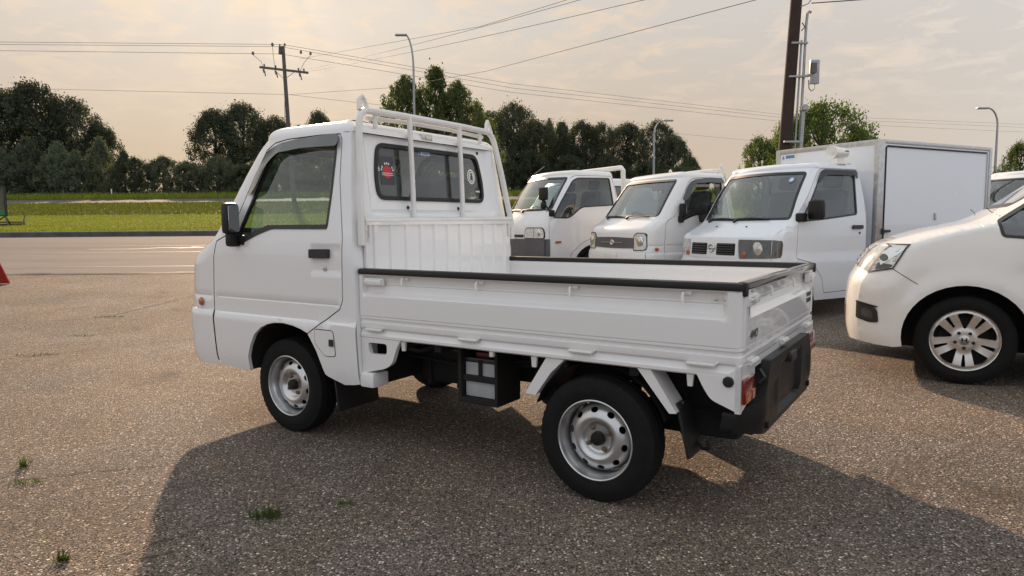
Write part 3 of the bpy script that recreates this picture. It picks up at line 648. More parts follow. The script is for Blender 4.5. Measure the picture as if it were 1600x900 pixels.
for x, z, lb in [(-2.1, 9.9, 'bush below the first two poplars'), (2.3, 9.2, 'bush below the third poplar'), (6.8, 8.7, 'bush above the first parked truck'), (11.2, 8.8, 'bush between the first and second parked trucks'), (15.7, 8.1, 'bush left of the middle street lamp foot'), (19.4, 7.4, 'bush right of the middle street lamp foot')]:
    tree('bush', 'bush', x, 82, z, 2.7, lb, 'bushes below the poplars', 'bush')
tree('broad_tree', 'broad', 27.8, 110, 10.9, 2.0, 'small lone tree just right of the poplar row', None)
for a in [(15.0, 34, 6.7, 2.5, 'main green tree right of the tall dark pole'), (12.6, 36, 5.3, 1.3, 'small round tree left of the tall dark pole'), (13.8, 35, 6.1, 1.3, 'tree top straight behind the tall dark pole'), (17.0, 34.5, 5.5, 1.1, 'low tree on the right of the main green tree')]:
    tree('maple_tree', 'maple', *a, 'green trees round the tall dark pole', zbase=0.9)
tree('maple_tree', 'maple', 28.9, 40, 5.4, 1.3, 'green tree cut by the right edge of the frame', None, zbase=1.2)

# ------------------------------------------------------------------ poles, lamps, wires
LEAN = -0.034
def utility_pole():
    e = empty('utility_pole', (-18.6, 60, 3.0), 0, 'weathered wooden utility pole with a tilted crossarm beyond the truck', 'utility pole')
    top = Vector((-0.36, 0, 12.95))
    MB().tube([(0.12, 0, -0.2), top * 0.5 + Vector((0.02, 0, 0)), top], [0.21, 0.18, 0.145], 10).build('pole', 'greywood', e)
    a, b = Vector((-2.35, -0.1, 11.25)), Vector((1.72, -0.1, 10.75))
    d = (b - a).normalized(); up = Vector((0.1, 0, 1)); 
    arm = MB(); arm.box((-2.04, -0.06, -0.09), (2.04, 0.06, 0.09)); mid = (a + b) / 2
    arm = arm.xf(frame_mat(mid, d, (0, 1, 0))); ao = arm.build('crossarm', 'greywood', e)
    for x0, z0, x1, z1 in ((-1.15, 11.05, -0.33, 10.25), (0.62, 10.85, -0.20, 10.25)):
        MB().tube([(x0, -0.2, z0), (x1, -0.2, z1)], 0.025, 5).build('brace', 'galv', e)
    def insulator(p, hang=True, s=1.0):
        m = MB(); pr = [(0, 0.02), (0.02, 0.10), (0.06, 0.04), (0.10, 0.11), (0.14, 0.04), (0.18, 0.12), (0.24, 0.05), (0.30, 0.03)]
        m.lathe([(h * s, r * s) for h, r in pr], 8, 'Z', p); m.build('insulator', 'porcelain', ao)
    def cutout(p):
        m = MB(); m.tube([p, (p[0] + 0.07, p[1], p[2] - 0.28)], 0.085, 6); m.tube([(p[0] + 0.1, p[1], p[2] - 0.2), (p[0] + 0.16, p[1], p[2] - 0.55)], 0.05, 6); m.build('fuse_cutout', 'porcelain', e)
    for x, z in ((-1.95, 11.2), (-1.0, 11.08), (0.9, 10.85), (1.35, 10.8)): insulator((x, -0.1, z + 0.09), s=0.8)
    cutout((-2.0, -0.2, 11.05)); cutout((-1.0, -0.2, 10.9)); cutout((1.0, -0.2, 10.7))
    m = MB(); m.tube([(-0.62, 0, 12.3), (-0.58, 0, 12.95)], 0.14, 8); m.build('pole_top_bracket', 'greywood', e)
    insulator((-0.2, 0, 12.95), s=0.9); insulator((-0.62, 0, 12.95), s=0.7)
    for x, z in ((-2.85, 12.25), (-1.2, 12.95)): 
        m = MB(); m.lathe([(0, 0.03), (0.05, 0.13), (0.2, 0.11), (0.28, 0.04)], 8, 'Z', (x, -0.1, z)); m.build('line_clamp', 'porcelain', e)
    m = MB(); m.tube([(-2.85, -0.1, 12.25), (-2.2, -0.1, 11.7), (-2.0, -0.2, 11.1)], 0.018, 4); m.build('jumper_wire', 'wire', e)
    m = MB(); m.tube([(-1.2, -0.1, 12.95), (-1.15, -0.1, 12.0), (-1.0, -0.2, 10.95)], 0.018, 4); m.build('jumper_wire', 'wire', e)
    m = MB(); m.tube([(1.95, -0.1, 12.2), (1.4, -0.1, 11.6), (1.0, -0.2, 10.8)], 0.018, 4); m.build('jumper_wire', 'wire', e)
    for x, z in ((1.95, 12.2), (1.15, 12.3)):
        m = MB(); m.lathe([(0, 0.03), (0.05, 0.11), (0.2, 0.10), (0.28, 0.04)], 8, 'Z', (x, -0.1, z)); m.build('line_clamp', 'porcelain', e)
    m = MB(); m.tube([(-0.35, 0.1, 10.3), (-1.2, 2.2, 5.6), (-2.2, 5, 0.6)], 0.018, 4); m.build('guy_wire', 'wire', e)
utility_pole()
def wire(pts, label, r=0.016, sag=0.0):
    out = []
    for (a, b) in zip(pts, pts[1:]):
        a, b = Vector(a), Vector(b)
        for i in range(8):
            t = i / 8; p = a.lerp(b, t); p.z -= sag * 4 * t * (1 - t); out.append(p)
    out.append(Vector(pts[-1])); tag(MB().tube(out, r, 5).build('power_line', 'wire'), label, 'power line', 'overhead power lines')
wire([(-70, 60, 17.2), (-42.5, 60, 16.48), (-19.0, 60, 16.1), (0.2, 75, 15.63), (37.5, 100, 16.0), (101, 140, 19.6)], 'topmost power line running across from the pole top')
wire([(-70, 60.3, 17.0), (-42.5, 60.3, 16.36), (-19.2, 60.1, 15.95), (0.2, 75, 15.2), (37.5, 100, 15.6), (101, 140, 19.0)], 'power line just under the topmost one on the pole top')
wire([(-70, 60, 16.3), (-42.6, 60, 15.78), (-19.1, 59.9, 15.3), (0.2, 75, 14.75), (37.5, 100, 15.05), (101, 140, 18.1)], 'third power line, tied below the pole top')
wire([(-70, 60, 13.5), (-38.5, 60, 12.6), (-18.6, 60, 12.0), (-14.1, 66, 12.3), (33.5, 100, 12.4), (90, 135, 14.5)], 'low cable tied halfway up the utility pole', 0.013)
wire([(-16.8, 60, 14.1), (2.9, 30, 10.33), (9, 20.7, 9.2)], 'line rising from the crossarm, left of the three rising lines', 0.011, 0.15)
wire([(-16.8, 60, 13.9), (5.2, 28, 9.7), (11, 19.5, 8.5)], 'line rising from the crossarm end, lowest of the three rising lines', 0.011, 0.15)
wire([(-17.6, 60, 14.9), (-1.66, 40, 12.0), (2.37, 32, 10.9), (8, 21, 9.6)], 'line rising from the pole, highest of the three rising lines', 0.011)
wire([(-18.5, 60, 12.0), (-8.5, 52, 11.0), (-1.4, 42, 10.0), (7.47, 22, 7.84), (10.5, 15.2, 7.2)], 'long cable climbing from the pole middle to the upper right', 0.011)
def dark_pole():
    e = empty('tall_pole', (6.05, 16, 0.25), 0, 'dark creosote utility pole with conduits beside the box truck', 'utility pole')
    MB().tube([(0.04, 0.1, -0.3), (0.13, 0, 2.5), (0.25, -0.12, 5.76), (0.42, -0.3, 9.5)], [0.15, 0.135, 0.122, 0.11], 14).build('pole', 'wood', e)
    c1 = MB().tube([(0.30, 0, 0.1), (0.43, -0.08, 2.57), (0.475, -0.14, 5.2), (0.49, -0.15, 5.42), (0.53, -0.16, 5.47), (0.57, -0.16, 5.44)], 0.030, 8).build('conduit', 'galv', e)
    MB().tube([(0.24, 0, 0.1), (0.33, -0.08, 2.57), (0.385, -0.13, 4.86)], 0.022, 8).build('conduit', 'galv', e)
    MB().tube([(0.36, -0.03, 0.1), (0.45, -0.1, 2.57), (0.47, -0.12, 3.35)], 0.05, 8).build('conduit', 'galv', e)
    for z, x in ((2.65, 0.10), (4.07, 0.17), (4.79, 0.2)):
        MB().box((x - 0.06, -0.22, z - 0.02), (x + 0.30, -0.14, z + 0.02), 0.005).build('conduit_bracket', 'galv', e)
    a = MB().box((0.56, -0.24, 3.90), (0.76, -0.16, 4.42), 0.012).build('antenna_panel', 'galv', e)
    MB().box((0.54, -0.34, 4.12), (0.66, -0.24, 4.34), 0.012).build('radio_unit', 'greyplastic', a)
    MB().tube([(0.40, -0.2, 4.06), (0.60, -0.2, 4.1)], 0.03, 6).build('antenna_bracket', 'galv', e)
    MB().tube([(0.66, -0.25, 3.9), (0.64, -0.25, 3.78), (0.58, -0.25, 3.74), (0.53, -0.25, 3.80), (0.52, -0.25, 3.98)], 0.010, 5).build('cable_loop', 'rubber', e)
    MB().lathe([(0, 0.02), (0.02, 0.075), (0.10, 0.075), (0.14, 0.04)], 12, 'Z', (0.48, -0.2, 3.32)).build('conduit_cap', 'galv', e)
    MB().tube([(0.29, -0.2, 5.55), (0.48, -0.2, 5.62), (0.55, -0.2, 5.72)], 0.012, 5).build('service_bracket', 'galv', e)
    MB().tube([(0.35, -0.2, 5.05), (0.42, -0.2, 5.12), (0.36, -0.2, 5.22)], 0.012, 5).build('cable_loop', 'rubber', e)
dark_pole()
wire([(6.6, 15.8, 5.88), (7.98, 16, 6.02), (14, 17, 7.0)], 'service wire leaving the tall dark pole to the right', 0.012)
def street_lamp(x, y, z, h, arm, label, hd=1.0):
    e = empty('street_lamp', (x, y, z), 0, label, 'street lamp', 'curved street lamps')
    pts = [(0, 0, 0), (0, 0, h * 0.5), (0, 0, h * 0.80)]; r = [0.11, 0.09, 0.075]
    for i in range(1, 9):
        t = i / 8 * PI / 2; pts.append((arm * 0.62 * (1 - math.cos(t)), 0, h * 0.80 + h * 0.19 * math.sin(t))); r.append(0.07 - 0.002 * i)
    pts.append((arm * 0.8, 0, h * 0.995)); r.append(0.045)
    MB().tube(pts, r, 8).build('lamp_pole', 'galv', e)
    m = MB(); m.box((-0.42, -0.16, -0.06), (0.42, 0.16, 0.06), 0.045); m = m.xf(Matrix.Translation((arm * 0.95, 0, h * 0.99))); m.build('lamp_head', 'galv', e)
street_lamp(-6.75, 50, 2.4, 11.9, -0.85, 'street lamp standing behind the cab roof')
street_lamp(12.1, 60, 3.07, 6.6, 1.25, 'street lamp in front of the right end of the poplars')
street_lamp(35.6, 52, 2.6, 6.65, -1.2, 'street lamp beyond the end of the box truck')
street_lamp(62.6, 90, 4.6, 4.6, 1.1, 'small far street lamp at the right edge')
# ------------------------------------------------------------------ roadside things
e = empty('sign_board', (-23.9, 33, 1.22), 0, 'dark framed advertising board on a black steel stand on the lawn', 'sign')
MB().box((-1.0, -0.04, 0.42), (0.24, 0.04, 1.80)).build('frame', 'trim', e)
MB().box((-0.94, -0.055, 0.74), (0.18, -0.042, 1.70)).build('poster', mat('poster_brown', (0.10, 0.085, 0.06), 0.5, var=0.6, scale=4), e)
MB().box((-0.94, -0.056, 0.47), (0.18, -0.043, 0.735)).build('poster_base', mat('poster_green', (0.03, 0.16, 0.04), 0.5), e)
for pts in ([(0.15, 0, 0.42), (0.55, -0.4, -0.1)], [(0.15, 0, 0.42), (-0.35, -0.4, -0.05)], [(0.15, 0, 0.42), (0.15, 0.3, 0.0)], [(-0.6, 0.2, 0.14), (0.9, 0.2, 0.14)], [(-0.6, 0.2, 0.03), (0.9, 0.2, 0.05)], [(0.72, 0.5, 0.45), (1.1, -0.3, -0.1)]):
    MB().tube(pts, 0.035, 5).build('stand_leg', 'trim', e)
MB().box((-0.7, -0.35, -0.10), (0.38, 0.1, 0.05)).build('ballast', 'trim', e)
tag(MB().tube([(-42.5, 75, 4.2), (-42.5, 75, 4.98)], 0.06, 8).lathe([(0, 0.065), (0.06, 0.06), (0.09, 0.0)], 8, 'Z', (-42.5, 75, 4.96)).build('marker_post', M['whitetext']), 'thin white marker post on the highway verge', 'post')
e = empty('red_board', (-9.12, 11.9, tz(11.9)), 0, 'red leaning sandwich board cut by the left edge of the frame', 'sign')
mb = MB()
mb.add([(-0.75, -0.22, 0.02), (0.36, -0.22, 0.02), (0.13, 0.0, 0.95), (-0.75, 0.0, 0.95), (-0.75, -0.19, 0.02), (0.34, -0.19, 0.02), (0.11, 0.03, 0.95), (-0.75, 0.03, 0.95)],
       [(0, 1, 2, 3), (7, 6, 5, 4), (1, 5, 6, 2), (3, 2, 6, 7), (0, 4, 5, 1), (0, 3, 7, 4)])
mb.build('front_board', 'cap', e)
mb = MB(); mb.add([(-0.75, 0.28, 0.02), (0.36, 0.28, 0.02), (0.13, 0.04, 0.95), (-0.75, 0.04, 0.95), (-0.75, 0.25, 0.02), (0.36, 0.25, 0.02)], [(0, 1, 2, 3), (1, 5, 2), (0, 4, 5, 1)]); mb.build('back_board', 'cap', e)
MB().tube([(0.36, -0.235, 0.02), (0.125, -0.01, 0.96)], 0.014, 6).build('edge_trim', mat('dark_red_edge', (0.12, 0.02, 0.02), 0.5), e)
MB().tube([(0.30, -0.24, 0.015), (0.42, -0.20, 0.03)], 0.02, 6).build('corner_foot', 'whitetext', e)

# ------------------------------------------------------------------ cab builder (plan slices stacked over z)
class Cab:
    def __init__(s, xE, W, xb, bow, rx, ry, rbx, rby, zb, zt, relief=None, frelief=None, brelief=None):
        s.xE, s.W, s.xb, s.bow, s.rx, s.ry, s.rbx, s.rby, s.zb, s.zt = table(xE), table(W), table(xb), bow, rx, ry, rbx, rby, zb, zt
        s.relief, s.frelief, s.brelief = relief, frelief, brelief
    def ys(s, x, z, off=0.0, side=1):
        w = s.W(z); y = w; x1 = s.xE(z) - s.rx; x2 = s.xb(z) + s.rbx
        if x > x1: t = min(0.995, (x - x1) / s.rx); y -= s.ry * (1 - math.sqrt(1 - t * t))
        if x < x2: t = min(0.995, (x2 - x) / s.rbx); y -= s.rby * (1 - math.sqrt(1 - t * t))
        if s.relief: y += s.relief(x, z)
        return (x, side * (y + off), z)
    def fr(s, y, z, off=0.0):
        w = s.W(z); a = abs(y); lim = w - s.ry; xe = s.xE(z)
        if a < lim: x = xe + s.bow * (1 - (a / lim) ** 2)
        else: t = min(0.995, (a - lim) / s.ry); x = xe - s.rx * (1 - math.sqrt(1 - t * t))
        if s.frelief: x += s.frelief(y, z)
        return (x + off, y, z)
    def bk(s, y, z, off=0.0):
        w = s.W(z); a = abs(y); lim = w - s.rby; x = s.xb(z)
        if a > lim: t = min(0.995, (a - lim) / s.rby); x += s.rbx * (1 - math.sqrt(1 - t * t))
        if s.brelief: x += s.brelief(y, z)
        return (x - off, y, z)
    def x45(s, z): return s.xE(z) - 0.2929 * s.rx
    def xb45(s, z): return s.xb(z) + 0.2929 * s.rbx
    def roof(s, mb, E=0.10, H=0.07, crown=0.035):
        z = s.zt; xe = s.xE(z); w = s.W(z); lim = w - s.ry; xb = s.xb(z); lb = w - s.rby; L = []
        for i in range(13): L.append(s.fr(-lim + 2 * lim * i / 12, z)[:2])
        for i in range(1, 8): a = i / 8 * PI / 2; L.append((xe - s.rx + s.rx * math.cos(a), lim + s.ry * math.sin(a)))
        for i in range(13): L.append((xe - s.rx + (xb + s.rbx - xe + s.rx) * i / 12, w))
        for i in range(1, 6): a = i / 6 * PI / 2; L.append((xb + s.rbx - s.rbx * math.sin(a), lb + s.rby * math.cos(a)))
        for i in range(13): L.append((xb, lb - 2 * lb * i / 12))
        for i in range(1, 6): a = i / 6 * PI / 2; L.append((xb + s.rbx - s.rbx * math.cos(a), -lb - s.rby * math.sin(a)))
        for i in range(13): L.append((xb + s.rbx + (xe - s.rx - xb - s.rbx) * i / 12, -w))
        for i in range(1, 8): a = i / 8 * PI / 2; L.append((xe - s.rx + s.rx * math.sin(a), -lim - s.ry * math.cos(a)))
        n = len(L); rings = []; cx = sum(p[0] for p in L) / n
        for i in range(9):
            t = i / 8 * PI / 2; q = offset_poly(L, -E * (1 - math.cos(t)) - 0.0001); rings.append([(x, y, z + H * math.sin(t)) for x, y in q])
        base = rings[-1]
        for k in (0.9, 0.75, 0.55, 0.3, 0.02): rings.append([(cx + (x - cx) * k, y * k, z + H + crown * (1 - k * k)) for x, y, _ in base])
        vs = [p for r in rings for p in r]; fs = []
        for r in range(len(rings) - 1):
            for i in range(n): fs.append((r * n + i, r * n + (i + 1) % n, (r + 1) * n + (i + 1) % n, (r + 1) * n + i))
        mb.add(vs, fs, True)
def zrange(a, b, n): return [a + (b - a) * i / n for i in range(n + 1)]

# shared wheel meshes -------------------------------------------------
def tyre_mb(R, rr, w, seg=144):
    h = w / 2
    prof = [(-h * 0.92, rr), (-h, rr + 0.03), (-h * 0.97, R - 0.035), (-h * 0.80, R - 0.008), (-h * 0.5, R - 0.001), (-h * 0.30, R), (-h * 0.27, R - 0.007), (-h * 0.20, R - 0.007), (-h * 0.17, R), (h * 0.17, R), (h * 0.20, R - 0.007), (h * 0.27, R - 0.007), (h * 0.30, R), (h * 0.5, R - 0.001), (h * 0.80, R - 0.008), (h * 0.97, R - 0.035), (h * 1.0, rr + 0.045), (h * 1.01, rr + 0.028), (h * 0.985, rr + 0.022), (h * 0.93, rr)]
    mb = MB(); vs = []; fs = []; k = len(prof)
    for i in range(seg):
        a = 2 * PI * i / seg; c, s = math.cos(a), math.sin(a)
        for j, (y, r) in enumerate(prof):
            if j in (2, 3, 4, 13, 14, 15) and i % 3 == 0: r -= 0.003
            vs.append((r * c, y, r * s))
    for i in range(seg):
        for j in range(k - 1):
            a = i * k + j; b = ((i + 1) % seg) * k + j; fs.append((a, b, b + 1, a + 1))
    return mb.add(vs, fs, True)
def circle(r, n=32, c=(0, 0), a0=0): return [(c[0] + r * math.cos(a0 + 2 * PI * i / n), c[1] + r * math.sin(a0 + 2 * PI * i / n)) for i in range(n)]
def steel_rim_mb():
    mb = MB()
    mb.lathe([(0.066, 0.171), (0.071, 0.170), (0.073, 0.1665), (0.070, 0.163), (0.062, 0.161), (0.050, 0.160), (0.044, 0.156), (0.030, 0.152), (-0.03, 0.150)], 72)
    pf = table([(0.096, 0.0475), (0.108, 0.043), (0.124, 0.034), (0.136, 0.022), (0.142, 0.010), (0.144, -0.004)])
    mb.lathe([(0.024, 0.0), (0.024, 0.052), (0.025, 0.058), (0.029, 0.063), (0.037, 0.069), (0.044, 0.076), (0.0485, 0.084), (0.0490, 0.090), (0.0475, 0.096)], 72)
    holes = []
    for i in range(10):
        a = 2 * PI * (i + 0.3) / 10; c, s = math.cos(a), math.sin(a); el = []
        for j in range(16):
            b = 2 * PI * j / 16; u, v = 0.0110 * math.cos(b), 0.0165 * math.sin(b); el.append((0.121 * c + u * c - v * s, 0.121 * s + u * s + v * c))
        holes.append(el)
    panel(mb, circle(0.144, 72), holes + [circle(0.096, 72)], lambda x, z: (x, pf(math.hypot(x, z)), z), 0.009, rim=None)
    for h in holes:
        n = len(h); a = [Vector((x, pf(math.hypot(x, z)), z)) for x, z in h]; b = [p + Vector((0, -0.007, 0)) for p in a]
        mb.add(a + b, [(i, (i + 1) % n, n + (i + 1) % n, n + i) for i in range(n)], True)
    return mb
def make_wheel(parent, x, y, z, side, cache):
    """steel wheel; side +1 has its face to +y"""
    if not cache:
        cache['t'] = tyre_mb(0.266, 0.168, 0.150).build('tyre', 'tyre'); cache['r'] = steel_rim_mb().build('rim', 'steel')
        cache['c'] = MB().lathe([(0.02, 0.030), (0.046, 0.029), (0.054, 0.024), (0.056, 0.0)], 24).build('hub_cap', 'plastic')
        m = MB()
        m.lathe([(-0.03, 0.147), (-0.03, 0.0)], 32); cache['d'] = m.build('brake_drum', 'under')
        m = MB().lathe([(0.02, 0.0105), (0.034, 0.0105), (0.038, 0.006), (0.038, 0.0)], 6, smooth=False); cache['n'] = m.build('wheel_nut', 'bolt')
        for o in cache.values(): COL.objects.unlink(o)
    e = empty('wheel', (x, y, z), 0 if side > 0 else PI); e.parent = parent
    for k in 'trcd':
        o = cache[k].copy(); COL.objects.link(o); o.parent = e
    for i in range(4):
        a = PI / 4 + 0.25 + i * PI / 2; o = cache['n'].copy(); COL.objects.link(o); o.parent = e; o.location = (0.050 * math.cos(a), 0, 0.050 * math.sin(a))
    return e
WC = {}

def seat_mb():
    mb = MB(); mb.box((-0.02, -0.22, 0), (0.46, 0.22, 0.12), 0.04)
    b = MB().box((-0.06, -0.22, 0.0), (0.06, 0.22, 0.50), 0.045).xf(Matrix.Translation((-0.02, 0, 0.08)) @ Matrix.Rotation(-0.18, 4, 'Y')); mb.merge(b)
    h = MB().box((-0.045, -0.12, 0.0), (0.045, 0.12, 0.17), 0.04).xf(Matrix.Translation((-0.14, 0, 0.60)) @ Matrix.Rotation(-0.15, 4, 'Y')); mb.merge(h)
    return mb
SEAT = {}
def interior(parent, x_dash, x_seat, zf, w, zd, rhd=-1):
    """seats, dashboard and steering wheel of a small cab"""
    MB().box((x_seat - 0.35, -w, zf - 0.06), (x_dash + 0.25, w, zf), 0).build('cab_floor', 'dash', parent)
    d = MB(); d.box((x_dash, -w, zd - 0.30), (x_dash + 0.32, w, zd), 0.05); d.box((x_dash - 0.03, -w * 0.7, zd - 0.5), (x_dash + 0.1, w * 0.7, zd - 0.2), 0.03)
    do = d.build('dashboard', 'dash', parent)
    if 's' not in SEAT: SEAT['s'] = seat_mb().build('seat', 'seat'); COL.objects.unlink(SEAT['s'])
    for s in (-1, 1):
        o = SEAT['s'].copy(); COL.objects.link(o); o.parent = parent; o.location = (x_seat, s * w * 0.5, zf + 0.16)
    y = rhd * w * 0.5
    t = []; ax = Vector((-0.55, 0, 0.83)).normalized(); u = Vector((0, 1, 0)); v = ax.cross(u); c = Vector((x_dash - 0.16, y, zd + 0.02))
    for i in range(28):
        a = 2 * PI * i / 28; t.append(c + (u * math.cos(a) + v * math.sin(a)) * 0.185)
    m = MB().tube(t, 0.013, 6, closed=True); m.tube([c + v * 0.18, c, c - u * 0.18], 0.012, 5); m.tube([c, c + u * 0.18], 0.012, 5); m.tube([c, c - ax * 0.35], 0.02, 6)
    m.build('steering_wheel', 'trim', parent)

def ring_panel(mb, outer, inner, fn, step=0.05, rim=None): return panel(mb, outer, [inner], fn, step, rim)

# ------------------------------------------------------------------ the kei pickup
def step01(x, a, b): t = max(0, min(1, (x - a) / (b - a))); return t * t * (3 - 2 * t)
def sambar_relief(x, z):
    r = 0.0
    r += 0.011 * (1 - step01(z, 0.645, 0.657)) * step01(z, 0.30, 0.42)
    r -= 0.0035 * (step01(z, 0.738, 0.743) - step01(z, 0.745, 0.750)) if x > 1.40 else 0
    if 1.39 < x < 1.612 and 0.905 < z < 1.056:      # pressed handle pan
        r -= 0.004 * min(step01(x, 1.39, 1.398), 1 - step01(x, 1.604, 1.612), step01(z, 0.905, 0.913), 1 - step01(z, 1.048, 1.056))
    if z < 1.06: pass
    return r
def sambar_frelief(y, z): return -0.012 * step01(z, 0.66, 0.67) if z < 0.9 else -0.012 * (1 - step01(z, 0.9, 1.0))
def sambar_brelief(y, z):
    a = abs(y); k = min(1 - step01(a, 0.535, 0.575), step01(z, 1.205, 1.235), 1 - step01(z, 1.635, 1.665)); return 0.030 * k
SB = Cab(xE=[(0.32, 2.755), (0.40, 2.775), (0.57, 2.775), (0.66, 2.765), (0.70, 2.75), (0.91, 2.735), (0.97, 2.70), (1.03, 2.62), (1.08, 2.535), (1.16, 2.47), (1.35, 2.335), (1.50, 2.225), (1.58, 2.16), (1.62, 2.11)],
         W=[(0.3, 0.708), (0.36, 0.722), (0.5, 0.730), (0.65, 0.735), (0.95, 0.735), (1.05, 0.732), (1.15, 0.72), (1.6, 0.655), (1.66, 0.645)],
         xb=[(0.3, 1.285), (0.95, 1.295), (1.2, 1.325), (1.6, 1.372), (1.7, 1.385)], bow=0.035, rx=0.16, ry=0.13, rbx=0.05, rby=0.05, zb=0.33, zt=1.625,
         relief=sambar_relief, frelief=sambar_frelief, brelief=sambar_brelief)
def build_kei_truck(parent):
    # --- door and cab side
    seam = [(1.643, 0.587), (1.409, 0.727), (1.386, 0.771), (1.380, 1.087), (1.402, 1.222), (1.428, 1.383), (1.433, 1.513), (1.436, 1.585), (1.452, 1.612), (1.60, 1.616), (1.85, 1.612), (1.95, 1.598), (2.01, 1.565), (2.09, 1.44), (2.19, 1.26), (2.255, 1.15), (2.31, 1.098), (2.405, 1.062), (2.432, 0.977), (2.443, 0.797), (2.447, 0.66)]
    seam = dense(seam, 0.04, closed=False)
    low = [(2.442, 0.484), (2.437, 0.368), (2.402, 0.328), (2.164, 0.326)]
    arch_f = [(2.156, 0.411), (2.130, 0.475), (2.085, 0.545), (2.025, 0.588), (1.965, 0.612), (1.901, 0.624), (1.83, 0.627), (1.755, 0.619), (1.69, 0.604)]
    door_o = seam + low + arch_f
    win = fillet([(2.214, 1.038), (2.219, 1.10), (2.129, 1.261), (2.029, 1.443), (1.972, 1.540), (1.90, 1.577), (1.70, 1.597), (1.468, 1.603), (1.462, 1.515), (1.471, 1.32), (1.490, 1.132), (1.935, 1.133), (2.04, 1.105)], [0.01, 0.02, 0.05, 0.05, 0.05, 0.05, 0.05, 0.03, 0.02, 0.05, 0.02, 0.08, 0.08], 4)
    zl = (0.30, 0.645, 0.651, 0.657, 0.738, 0.743, 0.745, 0.750, 0.905, 0.913, 1.048, 1.056); ul = (1.39, 1.398, 1.604, 1.612)
    doors = []
    for sd in (1, -1):
        mb = MB(); panel(mb, door_o, [win], lambda x, z: SB.ys(x, z, 0.0, sd), 0.045, (0, -0.02 * sd, 0), ul, zl)
        dr = mb.build('door', 'white', parent); doors.append(dr)
        gl = offset_poly(win, -0.013)
        mb = MB(); panel(mb, win, [gl], lambda x, z: SB.ys(x, z, 0.003, sd), 0.05, (0, -0.02 * sd, 0)); mb.build('window_seal', 'trim', dr)
        mb = MB(); panel(mb, offset_poly(win, -0.008), [], lambda x, z: SB.ys(x, z, -0.012, sd), 0.08); mb.build('window_glass', 'glass', dr)
        # lower black sash under the glass
        sash = [(1.495, 1.132), (1.925, 1.133), (2.035, 1.103), (2.205, 1.040), (2.205, 1.062), (2.06, 1.125), (1.955, 1.155), (1.497, 1.156)]
        mb = MB(); panel(mb, sash, [], lambda x, z: SB.ys(x, z, 0.005, sd), 0.05, (0, -0.02 * sd, 0)); mb.build('window_sash', 'trim', dr)
        vis_o = fillet([(2.118, 1.315), (2.135, 1.340), (2.055, 1.485), (1.99, 1.562), (1.90, 1.597), (1.75, 1.612), (1.58, 1.617), (1.47, 1.617), (1.440, 1.595), (1.438, 1.553), (1.462, 1.553), (1.70, 1.558), (1.90, 1.543), (1.965, 1.500), (2.06, 1.345)], 0.025, 3)
        def visf(x, z): 
            k = max(0, 1 - dist_poly((x, z), [(2.14, 1.335), (2.06, 1.49), (1.9, 1.600), (1.58, 1.620), (1.44, 1.617), (1.58, 1.620), (1.9, 1.600), (2.06, 1.49)]) / 0.06)
            return SB.ys(x, z, 0.034 - 0.026 * k, sd)
        mb = MB(); panel(mb, vis_o, [], visf, 0.03, (0, -0.004 * sd, 0)); mb.build('rain_visor', 'visor', dr)
        mb = MB(); hp = fillet([(1.468, 0.984), (1.606, 0.983), (1.605, 1.029), (1.467, 1.031)], 0.008, 3); mb.prism(hp, 0.732 * sd, 0.752 * sd); h = mb.build('door_handle', 'trim', dr, 0.004)
        mb = MB(); mb.prism(fillet([(1.475, 0.945), (1.595, 0.945), (1.60, 0.984), (1.47, 0.984)], 0.02, 4), 0.7295 * sd, 0.7315 * sd); mb.build('handle_bowl', 'bedwhite', h)
        mb = MB().lathe([(0, 0.012), (0.006, 0.012), (0.007, 0.006), (0.004, 0.005), (0.004, 0)], 16, 'Y', (1.504, 0.731, 0.930)); mb = mb if sd > 0 else mb.mirror_y(); mb.build('lock', 'alum', h)
        # mirror
        mo = MB(); mo.box((2.170, 0.738, 1.105), (2.235, 0.822, 1.282), 0.026); mo.box((2.185, 0.715, 1.035), (2.235, 0.80, 1.13), 0.02)
        mo.box((2.15, 0.72, 1.045), (2.235, 0.745, 1.10), 0.01)
        mo = mo if sd > 0 else mo.mirror_y(); mo = mo.build('door_mirror', 'plastic', dr)
        mg = MB().prism(fillet([(0.748, 1.118), (0.814, 1.118), (0.814, 1.270), (0.748, 1.270)], 0.018, 4), 2.1655, 2.1695, axis=0); mg = mg if sd > 0 else mg.mirror_y(); mg.build('mirror_glass', 'mirror', mo)
    # --- cab shell: side strips, front, back, roof in one skin
    zs_f = zrange(0.668, SB.zt, 22)
    side_o = [(SB.x45(z), z) for z in zs_f] + [(SB.xb45(z), z) for z in reversed(zrange(0.345, SB.zt, 24))] + [(1.40, 0.333), (1.505, 0.365), (1.530, 0.376), (1.552, 0.43), (1.585, 0.50), (1.625, 0.56)] + list(offset_poly(seam, -0.006, closed=False))
    mb = MB()
    for sd in (1, -1): panel(mb, side_o, [], lambda x, z: SB.ys(x, z, 0.0, sd), 0.045, None, (), zl)
    y45 = lambda z: SB.W(z) - 0.2929 * SB.ry
    front_o = [(y45(z), z) for z in zs_f] + [(-y45(z), z) for z in reversed(zs_f)]
    ws = fillet([(0.650, 1.115), (0.588, 1.600), (0.0, 1.608), (-0.588, 1.600), (-0.650, 1.115), (0.0, 1.100)], [0.05, 0.06, 0.3, 0.06, 0.05, 0.3], 5)
    panel(mb, front_o, [ws], lambda y, z: SB.fr(y, z), 0.05, (-0.02, 0, 0), (), (0.9, 1.0))
    zb_ = zrange(0.345, SB.zt, 24); yb45 = lambda z: SB.W(z) - 0.2929 * SB.rby
    back_o = [(yb45(z), z) for z in zb_] + [(-yb45(z), z) for z in reversed(zb_)]
